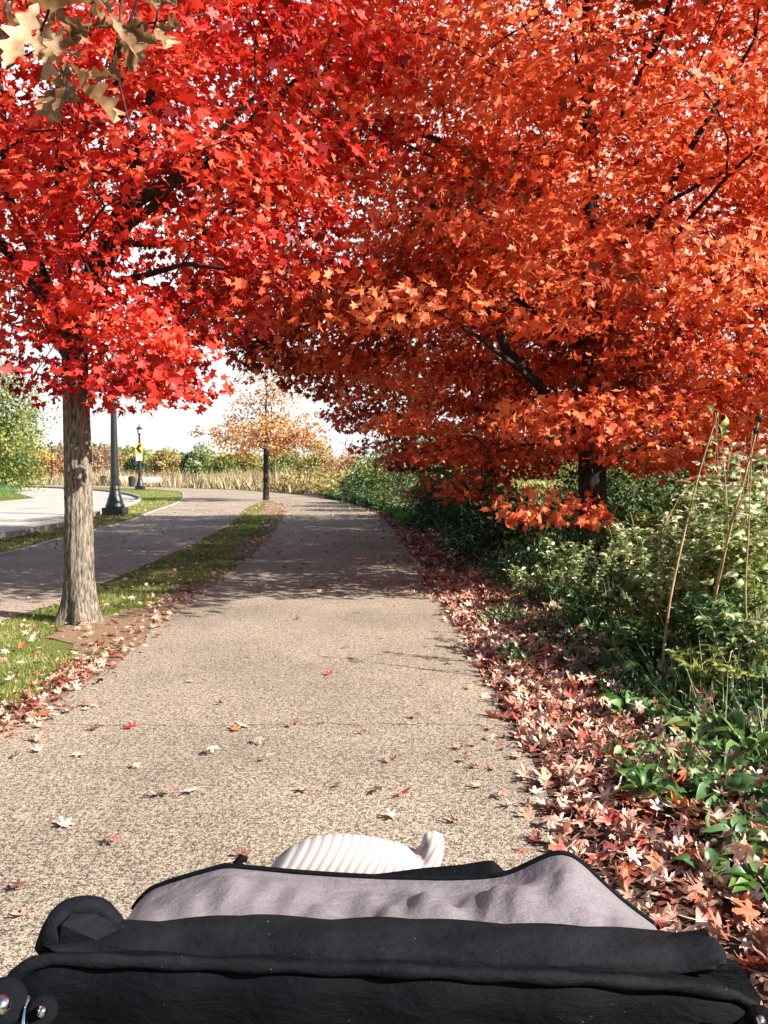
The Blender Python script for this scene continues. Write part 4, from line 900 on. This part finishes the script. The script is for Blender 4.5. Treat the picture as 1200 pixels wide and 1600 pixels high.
# the dense clump of leafy stalks behind, alike but for their bend
rt = np.random.default_rng(88)
for k in range(20):
    y = rt.uniform(5.2, 7.6); px0 = rt.uniform(1075, 1205); x0 = (px0 - 600) / F * y; top = rt.uniform(640, 770); lean = rt.normal(25, 35); b0 = np.array([x0, y])
    h0 = YH + CAMH * F / y
    stalk(b0, [(px0 + lean * .2, h0 + (top - h0) * .3, 0), (px0 + lean * .5, h0 + (top - h0) * .65, .05), (px0 + lean, top, .1)], y, rt.uniform(.003, .0055), 'bleached leafy stalk in the dense tall clump at the right edge of the photo', 700 + k, [(rt.uniform(.2, 1), rt.choice([-1, 1]) * rt.uniform(.4, 1), rt.uniform(.04, .095)) for _ in range(34)], lm=('pale', 'pale', 'olive', 'tan')[k % 4])
# drooping sunlit dry clump at the right
def droop(px, py, label, seed, n=60, L=.5):
    r = np.random.default_rng(seed); g_ = G(px, py); base = np.array([g_[0], g_[1], float(vh(*g_))]); t = thing('grass_tuft', base, label, 'plant', 'arching tufts of dry grass'); mb = MB(); 
    for k in range(n):
        a = r.uniform(0, 6.28); q = r.uniform(.3, 1) * L * .8; h = L * r.uniform(.7, 1.5)
        P = [base + (math.cos(a) * q * u, math.sin(a) * q * u, h * (1.8 * u - 1.5 * u * u)) for u in np.linspace(0, 1, 7)]
        mb.tube(P, np.array([.0028, .0028, .0026, .0024, .002, .0015, .0008]) * 1.3, 4, squash=.4)
    mb.build('foliage', M['tan'], t)
    me = t.children[0].data; at = me.attributes.new('tint', 'FLOAT', 'POINT'); at.data.foreach_set('value', np.repeat(r.uniform(.3, 1, n), 28).astype(np.float32)[:len(me.vertices)] if len(me.vertices) <= n * 28 else np.full(len(me.vertices), .6, np.float32))
droop(1150, 1120, 'arching tan grass tuft at the right under the stalks', 620, 70, .42)
droop(1070, 1225, 'small arching pale tuft beside the long-leaved plant', 621, 26, .18)
droop(1195, 1060, 'arching tan grass tuft cut by the right edge of the photo', 622, 70, .5)

# ------------------------------------------------------------------ street lamps
def lamp(loc, label, s=1.0, sign=False, low=False):
    x, y = loc; t = thing('street_lamp', (x, y, 0), label, 'street lamp', 'black lamp posts along the road')
    c = (x, y, 0); n = 16
    b = MB(); b.box((x, y, .14), (.66, .66, .30), 0, .02); b.build('base', M['black_metal'], t)
    p = MB(); p.lathe(c, [(.30, .29), (.31, .33), (.29, .38), (.26, .44), (.25, .50), (.20, .66), (.165, .80), (.155, .86), (.17, .90), (.15, .94), (.135, 1.0), (.12, 1.8), (.095, 3.2), (.078, 4.1), (.10, 4.14), (.10, 4.2), (.07, 4.24), (.06, 4.34), (.11, 4.42), (.12, 4.48), (.07, 4.54)], 20)
    p.build('post', M['black_metal'], t, smooth=False)
    l = MB(); l.lathe(c, [(.08, 4.53), (.12, 4.57), (.19, 4.85), (.20, 4.9)], 8); gl = l.build('lantern', M['lampglass'], t)
    f = MB(); f.lathe(c, [(.26, 4.88), (.27, 4.91), (.18, 5.0), (.08, 5.07), (.04, 5.1), (.035, 5.16), (.05, 5.2), (.01, 5.36)], 8); f.build('cap', M['black_metal'], t)
    fr = MB()
    for k in range(8):
        a = 2 * math.pi * k / 8; fr.tube([(x + .125 * math.cos(a), y + .125 * math.sin(a), 4.56), (x + .208 * math.cos(a), y + .208 * math.sin(a), 4.9)], .010, 4)
    fr.build('cage', M['black_metal'], gl)
    if sign:
        z = 3.32; rot = math.atan2(x, y) * 0
        sg = MB(); sg.box((x, y - .14, z), (.62, .02, .76), 0, .004); s1 = sg.build('chevron_sign', M['yellow_sign'], t)
        ch = MB(); w = .24; hh = .33
        pts = [(x + w, z + hh), (x - .02, z + hh), (x - w, z), (x - .02, z - hh), (x + w, z - hh), (x, z)]
        V = [(a, y - .154, b_) for a, b_ in pts] + [(a, y - .1505, b_) for a, b_ in pts]
        ch.add(V, [(0, 1, 2, 5), (5, 2, 3, 4), (11, 8, 7, 6), (10, 9, 8, 11)] + [(k, k + 6, (k + 1) % 6 + 6, (k + 1) % 6) for k in range(6)]); ch.build('chevron', M['black_metal'], s1)
        for dz in (-.2, .2): br = MB(); br.box((x, y - .12, z + dz), (.3, .05, .04)); br.build('bracket', M['black_metal'], t)
    if low:
        sg = MB(); sg.box((x, y - .145, 2.62), (.52, .02, .56), 0, .004); sg.build('notice_plate', M['pale_sign'], t)
    return t
lamp((-8.78, 26.1), 'tall black lamp post nearest, right beside the maple trunk')
l2 = G(219, 765); lamp((l2[0], l2[1]), 'black lamp post with left-pointing arrow sign and pale plate', sign=True, low=True)
l3 = (-(600 - 82) / F * 98, 98.0); lamp(l3, 'farthest small lamp post by the orange tree with an arrow sign', sign=True)

# ------------------------------------------------------------------ benches near the lamp
def bench(x, y, rot, label):
    t = thing('park_bench', (x, y, 0), label, 'bench', 'benches on the far grass'); c, s = math.cos(rot), math.sin(rot)
    def q(px, py, pz): return (x + px * c - py * s, y + px * s + py * c, pz)
    m = MB(); [m.box(q(0, -.18 + .13 * k, .46), (1.9, .11, .05), rot, .008) for k in range(4)]; m.build('seat', M['wood'], t)
    m = MB(); [m.box(q(0, .30 + .03 * k, .60 + .14 * k), (1.9, .04, .11), rot, .008) for k in range(3)]; m.build('backrest', M['wood'], t)
    for sx in (-.8, .8):
        m = MB(); m.tube([q(sx, -.2, 0), q(sx, -.2, .43)], .035, 6); m.tube([q(sx, .28, 0), q(sx, .27, .5), q(sx, .38, .95)], .035, 6); m.tube([q(sx, -.2, .42), q(sx, .28, .42)], .03, 6); m.build('leg', M['black_metal'], t)
    m = MB(); m.box(q(-1.5, 0, .45), (.55, .5, .9), rot, .03); m.lathe(q(-1.5, 0, .9), [(.24, 0), (.26, .04), (.18, .12), (.05, .15)], 10); 
    return t, m
for (px, py, lb, lb2) in ((236, 761, 'pale wooden bench right behind the arrow sign lamp', 'dark litter bin just left of the arrow sign lamp'), (188, 758, 'pale wooden bench behind the nearest lamp post', 'dark litter bin left of the bench behind the nearest lamp')):
    g_ = G(px, py); bt, bm_ = bench(g_[0], g_[1], .15, lb)
    bx, by = g_[0] - 1.9, g_[1] + .2
    tb = thing('litter_bin', (bx, by, 0), lb2, 'bin', 'litter bins by the benches'); m = MB(); m.lathe((bx, by, 0), [(.24, .04), (.27, .1), (.29, .8), (.30, .86)], 12); m.build('body', M['black_metal'], tb)
    m = MB(); m.lathe((bx, by, .865), [(.32, 0), (.32, .05), (.2, .15), (.05, .18)], 12); m.build('lid', M['black_metal'], tb)
# ------------------------------------------------------------------ stroller
def fabric(name, col, worn, rough, spec, lint=True):
    m, nt, N, L, B = newmat(name)
    n1 = noise(N, L, 9, 4, .6, (1, 1, 2.2)); n2 = noise(N, L, 1500, 2, .5); n3 = noise(N, L, 260, 1, .5)
    r1 = ramp(N, [(.40, col), (.72, worn)]); L.new(n1.outputs['Fac'], r1.inputs[0]); c = r1.outputs[0]
    r2 = ramp(N, [(.35, (.6, .6, .6)), (.65, (1.4, 1.4, 1.4))]); L.new(n2.outputs['Fac'], r2.inputs[0]); c = mixc(N, L, 1.0, c, r2.outputs[0], 'MULTIPLY')
    if lint:
        gt = N.new('ShaderNodeMath'); gt.operation = 'GREATER_THAN'; gt.inputs[1].default_value = .79; L.new(n3.outputs['Fac'], gt.inputs[0]); c = mixc(N, L, gt.outputs[0], c, (.06, .055, .05))
    L.new(c, B.inputs['Base Color']); B.inputs['Roughness'].default_value = rough; B.inputs['Specular IOR Level'].default_value = spec
    n4 = noise(N, L, 26, 5, .6, (1, 1, 2.5)); b1 = bump(N, L, n4.outputs['Fac'], B, .55, .010)
    b2 = N.new('ShaderNodeBump'); b2.inputs['Strength'].default_value = .5; b2.inputs['Distance'].default_value = .0006; L.new(n2.outputs['Fac'], b2.inputs['Height']); L.new(b1.outputs[0], b2.inputs['Normal']); L.new(b2.outputs[0], B.inputs['Normal'])
    return m
M['fab_black'] = fabric('black_woven_fabric', (.0006, .0011, .0022), (.0015, .0022, .0036), .8, .10)
M['fab_navy'] = fabric('worn_black_canvas', (.0014, .0022, .0038), (.007, .008, .010), .8, .12)
M['fab_grey'] = fabric('mauve_grey_lining', (.15, .135, .15), (.165, .15, .162), .42, .5, False)
M['chrome'] = plain('polished_metal', (.65, .65, .65), .15, 1.0, 20, .1, 0)
M['rubber'] = plain('black_rubber', (.02, .02, .02), .8)
M['seam'] = plain('frayed_thread', (.02, .02, .022), .9)
def stroller():
    t = thing('stroller', (0, .72, 0), 'black stroller seen from behind with grey-lined folded hood, at the bottom of the photo', 'stroller')
    r = np.random.default_rng(12)
    # folded hood lining: a draped sheet whose crest follows the photograph
    crest = np.array([(196, 1440), (215, 1412), (250, 1398), (300, 1383), (345, 1371), (400, 1376), (450, 1381), (520, 1386), (600, 1390), (700, 1392), (760, 1390), (800, 1384), (830, 1370), (862, 1354), (890, 1348), (915, 1362), (945, 1392), (985, 1428), (1015, 1450), (1034, 1464)], float)
    xs = np.linspace(196, 1034, 120); cy = np.interp(xs, crest[:, 0], crest[:, 1]); k = np.ones(5) / 5; cy[2:-2] = np.convolve(cy, k, 'valid')
    rows = []; nr = 26
    for j in range(nr):
        u = j / (nr - 1)
        row = []
        for i, x in enumerate(xs):
            top = W(x, cy[i], .80); bot = W(x, max(1458 + (x - 600) * .012, cy[i] + 6), .665)
            if u < .7:
                v = u / .7; p = bot + (top - bot) * v
                en = min(1, math.sin(math.pi * i / 119) * 2.2); p[2] += .004 * math.sin(math.pi * v) * en
                fold = .75 * en * (.011 * math.sin(x * .031 + 2.6 * v + 1.5 * math.sin(x * .008)) + .010 * math.sin(x * .011 + 1 - 3.5 * v) + .006 * math.sin(x * .063 + 5 * v + math.sin(x * .02)) + .003 * math.sin(x * .12 - 6 * v))
                p[1] += fold * math.sin(math.pi * min(1, v * .8 + .1)); p[2] += .35 * fold * math.sin(math.pi * v)
            else:
                v = (u - .7) / .3; p = top + np.array([0, .015 + .09 * v, -.14 * v * v])
            row.append(p)
        rows.append(row)
    V = np.array(rows).reshape(-1, 3); n = len(xs)
    Fs = np.array([(j * n + i, j * n + i + 1, (j + 1) * n + i + 1, (j + 1) * n + i) for j in range(nr - 1) for i in range(n - 1)])
    hood = mk('hood', V, Fs, M['fab_grey'], t, smooth=True); so_ = hood.modifiers.new('thick', 'SOLIDIFY'); so_.thickness = .003
    ct = [rows[int(nr * .7)][i] + np.array([0, .004, .0005]) for i in range(n)]
    m = MB(); m.tube(ct, .0028, 6); m.build('piping', M['fab_black'], hood, smooth=True)
    # black inner flap beyond the lining, under the leg
    fx = np.linspace(368, 815, 60); fy = np.interp(fx, [368, 380, 395, 440, 520, 600, 660, 720, 755, 772, 800, 815], [1352, 1360, 1368, 1378, 1372, 1364, 1356, 1351, 1345, 1344, 1374, 1400])
    rows = [[W(x, y_ + dy, .88 + dd) for x, y_ in zip(fx, fy)] for dy, dd in ((60, -.03), (30, -.01), (8, 0), (0, .006), (3, .02), (40, .05))]
    V = np.array(rows).reshape(-1, 3); n = len(fx); Fs = np.array([(j * n + i, j * n + i + 1, (j + 1) * n + i + 1, (j + 1) * n + i) for j in range(5) for i in range(n - 1)])
    mk('inner_flap', V, Fs, M['fab_black'], t, smooth=True)
    m = MB(); m.tube([W(402, 1372, .87), W(388, 1366, .875), W(376, 1358, .88), W(370, 1347, .88), W(376, 1341, .883), W(386, 1343, .885)], [.006, .006, .006, .005, .005, .003], 8); m.build('strap_loop', M['fab_black'], t, smooth=True)
    # rolled hood rim: wide soft roll
    px = np.linspace(84, 1120, 90); topy = np.interp(px, [84, 100, 130, 170, 200, 400, 600, 800, 1000, 1090, 1112, 1120], [1462, 1452, 1450, 1446, 1438, 1432, 1436, 1442, 1454, 1455, 1462, 1478]); boty = np.interp(px, [84, 100, 150, 300, 600, 900, 1050, 1112, 1120], [1482, 1495, 1502, 1506, 1512, 1524, 1526, 1520, 1510])
    D = .64; rows = []; ns = 20
    for i, x in enumerate(px):
        a = W(x, topy[i], D + .02); b = W(x, boty[i], D - .015); c = (a + b) / 2; hv = (a - b) / 2; row = []
        e = .92 + .07 * math.sin(i * .21) + .04 * math.sin(i * .57 + 1)
        for k in range(ns):
            th = 2 * math.pi * k / ns; q = math.copysign(abs(math.cos(th)) ** .8, math.cos(th)); s_ = math.sin(th)
            row.append(c + hv * q * (1 + .015 * math.sin(i * .33 + k)) * (.93 if k in (13, 14) else 1) + np.array([0, -.5, .25]) * s_ * .040 * e + np.array([0, 0, .0022 * math.sin(i * .27 + k * 1.1)]))
        rows.append(row)
    V = np.array(rows).reshape(-1, 3); Fs = [(i * ns + k, i * ns + (k + 1) % ns, (i + 1) * ns + (k + 1) % ns, (i + 1) * ns + k) for i in range(len(px) - 1) for k in range(ns)] + [tuple(range(ns)), tuple((len(px) - 1) * ns + k for k in range(ns))]
    rim = mk('hood_rim', V, Fs, M['fab_navy'], t, smooth=True)
    
    # curled end at the left
    m = MB(); P = [W(84, 1478, D), W(90, 1448, D), W(102, 1426, D + .01), W(128, 1417, D + .015), (W(155, 1419, D + .02)), W(170, 1432, D + .02), W(182, 1448, D + .02)]
    m.tube(smooth_line(P, 5), np.interp(np.linspace(0, 1, 31), [0, .3, .7, 1], [.015, .0095, .008, .008]), 12); m.build('rim_end', M['fab_navy'], rim, smooth=True)
    m = MB(); V = []; P2 = [(90, 1500, .0), (96, 1445, .0), (112, 1428, .01), (150, 1428, .015), (172, 1440, .015), (200, 1446, .015), (220, 1500, .0)]
    V = [W(a, b, D - .012 + c) for a, b, c in P2] + [W(a, b, D + .015 + c) for a, b, c in P2]; n = 7
    m.add(V, [tuple(range(n)), tuple(range(2 * n - 1, n - 1, -1))] + [(k, (k + 1) % n, (k + 1) % n + n, k + n) for k in range(n)]); m.build('corner_panel', M['fab_navy'], rim)
    # right corner flap
    m = MB(); P2 = [(1035, 1466), (1060, 1456), (1105, 1452), (1112, 1470), (1122, 1500), (1150, 1500), (1190, 1560), (1180, 1600), (1080, 1600), (1060, 1520)]
    n = len(P2); V = [W(a, b, D + .008) for a, b in P2] + [W(a, b, D + .05) for a, b in P2]
    m.add(V, [tuple(range(n)), tuple(range(2 * n - 1, n - 1, -1))] + [(k, (k + 1) % n, (k + 1) % n + n, k + n) for k in range(n)]); m.build('corner_panel', M['fab_navy'], rim)
    # back panel: piping line then the dark sloping back
    bx = np.linspace(8, 1196, 80); by = np.interp(bx, [8, 25, 50, 85, 300, 600, 900, 1080, 1150, 1185, 1196], [1545, 1522, 1505, 1499, 1506, 1516, 1530, 1542, 1556, 1578, 1592])
    D2 = .60; pts = [W(x, y_, D2) for x, y_ in zip(bx, by)]
    m = MB(); m.tube(pts, [.0048 + .0008 * math.sin(i * .8) for i in range(80)], 10); m.build('seam_piping', M['fab_navy'], t, smooth=True)
    rows = []
    for j, (dz, dy) in enumerate([(-.045, .10), (-.015, .05), (-.001, .012), (-.008, -.003), (-.03, -.006), (-.08, .0), (-.18, .02), (-.32, .06), (-.48, .10)]):
        sh = 1 - .10 * max(0, j - 4) / 4
        rows.append([np.array([p[0] * sh, p[1] + dy + .004 * math.sin(i * .45 + j), p[2] + dz]) for i, p in enumerate(pts)])
    V = np.array(rows).reshape(-1, 3); n = 80; Fs = np.array([(j * n + i, j * n + i + 1, (j + 1) * n + i + 1, (j + 1) * n + i) for j in range(8) for i in range(n - 1)])
    bp = mk('back_panel', V, Fs, M['fab_black'], t, smooth=True)
    # horizontal seam and label-less zip low on the panel
    # seat shell and footrest hidden below, so the body is closed from the side
    m = MB(); m.box((0, .80, .62), (.36, .34, .05), 0, .02); m.box((0, 1.08, .48), (.34, .05, .34), 0, .02); m.build('seat', M['fab_black'], t)
    for sx in (-1, 1):
        f = MB(); x = sx * .285
        f.tube([(x, .60, 1.02), (x, .72, .78), (x * .95, .95, .42), (x * .9, 1.25, .12)], .013, 10); f.tube([(x, .72, .78), (x * .98, .55, .40), (x, .42, .14)], .013, 10)
        f.build('frame', M['black_metal'], t, smooth=True)
        h = MB(); h.tube([(x, .60, 1.02), (x, .42, 1.05), (x * .8, .33, 1.045)], .014, 10); h.build('handle', M['rubber'], t, smooth=True)
        for wy, wr in ((.42, .13), (1.25, .10)):
            wh = MB(); wx = x * (1.0 if wy < 1 else .9)
            wh.tube([(wx - .018, wy, wr), (wx + .018, wy, wr)], wr, 28); ob = wh.build('wheel', M['rubber'], t)
            hb = MB(); hb.tube([(wx - .022, wy, wr), (wx + .022, wy, wr)], wr * .5, 16); hb.build('hub', M['seam'], ob)
    # folding joints with polished buttons
    for (px, py, s, lab) in ((2, 1570, .75, 0), (66, 1580, .45, 0), (1188, 1596, .45, 1)):
        c = W(px, py, .565); vd = unit(np.array([0, 0, CAMH]) - c); ux = unit(np.cross(np.array([0, 0, 1.]), vd)); uy = np.cross(vd, ux); RT = np.stack([ux, uy, vd])
        m = MB(); m.lathe((0, 0, 0), [(.020 * s, -.012), (.024 * s, -.008), (.024 * s, .006), (.018 * s, .008)], 18)
        V = np.concatenate(m.V) @ RT + c; j = mk('joint', V, m.F, M['fab_black'], t, smooth=True)
        m = MB(); m.lathe((0, 0, 0), [(.0095 * s, .010), (.009 * s, .016), (.005 * s, .020), (.001, .021)], 16); V = np.concatenate(m.V) @ RT + c; mk('button', V, m.F, M['chrome'], j, smooth=True)
    for px in (40, 60):
        m = MB(); c = [W(px + 4, 1556, .57), W(px, 1575, .565), W(px - 3, 1600, .56), W(px - 4, 1640, .555)]; m.tube(c, .0022, 6); m.build('trim', M['chrome'], t, smooth=True)
stroller()

# ------------------------------------------------------------------ child in the stroller
M['skin'] = plain('child_skin', (.55, .34, .26), .5, 0, 40, .06, 0)
def knit():
    m, nt, N, L, B = newmat('white_ribbed_knit'); wv = N.new('ShaderNodeTexWave'); tc = N.new('ShaderNodeTexCoord'); mp = N.new('ShaderNodeMapping'); mp.inputs['Rotation'].default_value = (0, rad(-35), 0)
    L.new(tc.outputs['Object'], mp.inputs[0]); L.new(mp.outputs[0], wv.inputs['Vector']); wv.inputs['Scale'].default_value = 28; wv.inputs['Distortion'].default_value = .4
    rr = ramp(N, [(0, (.27, .20, .19)), (.3, (.38, .335, .32)), (1, (.44, .40, .39))]); L.new(wv.outputs['Fac'], rr.inputs[0]); L.new(rr.outputs[0], B.inputs['Base Color']); B.inputs['Roughness'].default_value = .95
    bump(N, L, wv.outputs['Fac'], B, .5, .0015); return m
M['knit'] = knit()
def skin_mesh(name, P, E, R, mat, parent, lv=2):
    me = bpy.data.meshes.new(name); org = ORG[parent.name]
    me.from_pydata([tuple(float(v) for v in np.array(p) - org) for p in P], E, []); o = bpy.data.objects.new(name, me); COL.objects.link(o); o.parent = parent; ORG[o.name] = org
    sm = o.modifiers.new('skin', 'SKIN'); sm.use_smooth_shade = True
    for i, v in enumerate(me.skin_vertices[0].data):
        rr = R[i]; v.radius = (rr, rr) if np.isscalar(rr) else rr; v.use_root = (i == 0)
    ss = o.modifiers.new('sub', 'SUBSURF'); ss.levels = lv; ss.render_levels = lv
    me.materials.append(mat); return o
def child():
    DD = 1.12; t = thing('person', (0, .98, .66), 'child lying in the stroller, only a white ribbed leg with its foot raised showing', 'person')
    pel = np.array([.0, .98, .70])
    knee = W(470, 1352, DD); mid = W(560, 1345, DD); ank = W(652, 1350, DD); heel = W(672, 1352, DD); ball = W(678, 1318, DD); toe = W(681, 1298, DD)
    # body (one surface): pelvis, torso, neck, head, arms, thighs
    P = [pel, (0, .88, .78), (0, .80, .86), (0, .765, .90), (0, .75, .935), (0, .742, .965),
         (-.09, .80, .85), (-.13, .86, .76), (-.10, .95, .74), (-.07, .97, .735), (.09, .80, .85), (.13, .86, .76), (.10, .95, .74), (.07, .97, .735),
         (-.06, 1.0, .71), tuple((pel + knee) / 2 + np.array([-.06, .03, .02])), tuple(knee), tuple(mid), tuple(ank), tuple(ball),
         (.06, 1.0, .70), (.08, 1.10, .70), (.08, 1.13, .62), (.08, 1.14, .52), (.08, 1.19, .50)]
    E = [(0, 1), (1, 2), (2, 3), (3, 4), (4, 5), (2, 6), (6, 7), (7, 8), (8, 9), (2, 10), (10, 11), (11, 12), (12, 13), (0, 14), (14, 15), (15, 16), (16, 17), (17, 18), (18, 19), (0, 20), (20, 21), (21, 22), (22, 23), (23, 24)]
    R = [.075, .07, .065, .035, .055, .05, .032, .026, .022, .018, .032, .026, .022, .018, .05, .045, .030, .026, .018, .012, .05, .045, .036, .028, .018]
    skin_mesh('body', P, E, R, M['skin'], t)
    # tights over the visible leg and foot
    P = [tuple((pel + knee) / 2 + np.array([-.06, .03, .02])), W(440, 1372, DD), W(478, 1350, DD), W(540, 1346, DD), W(600, 1350, DD), W(650, 1354, DD), W(671, 1350, DD), W(676, 1322, DD), W(680, 1299, DD)]
    R = [.055, .038, .040, .042, .036, .026, .022, .019, .015]
    skin_mesh('tights', P, [(i, i + 1) for i in range(8)], R, M['knit'], t, 3)
    P = [(.06, 1.0, .70), (.08, 1.10, .70), (.08, 1.13, .62), (.08, 1.14, .52), (.08, 1.19, .50)]
    skin_mesh('tights', P, [(i, i + 1) for i in range(4)], [.055, .05, .042, .034, .024], M['knit'], t, 2)
    skin_mesh('jacket', [(0, .97, .72), (0, .88, .785), (0, .80, .865), (0, .775, .885)], [(0, 1), (1, 2), (2, 3)], [.085, .082, .078, .055], M['fab_grey'], t, 2)
child()
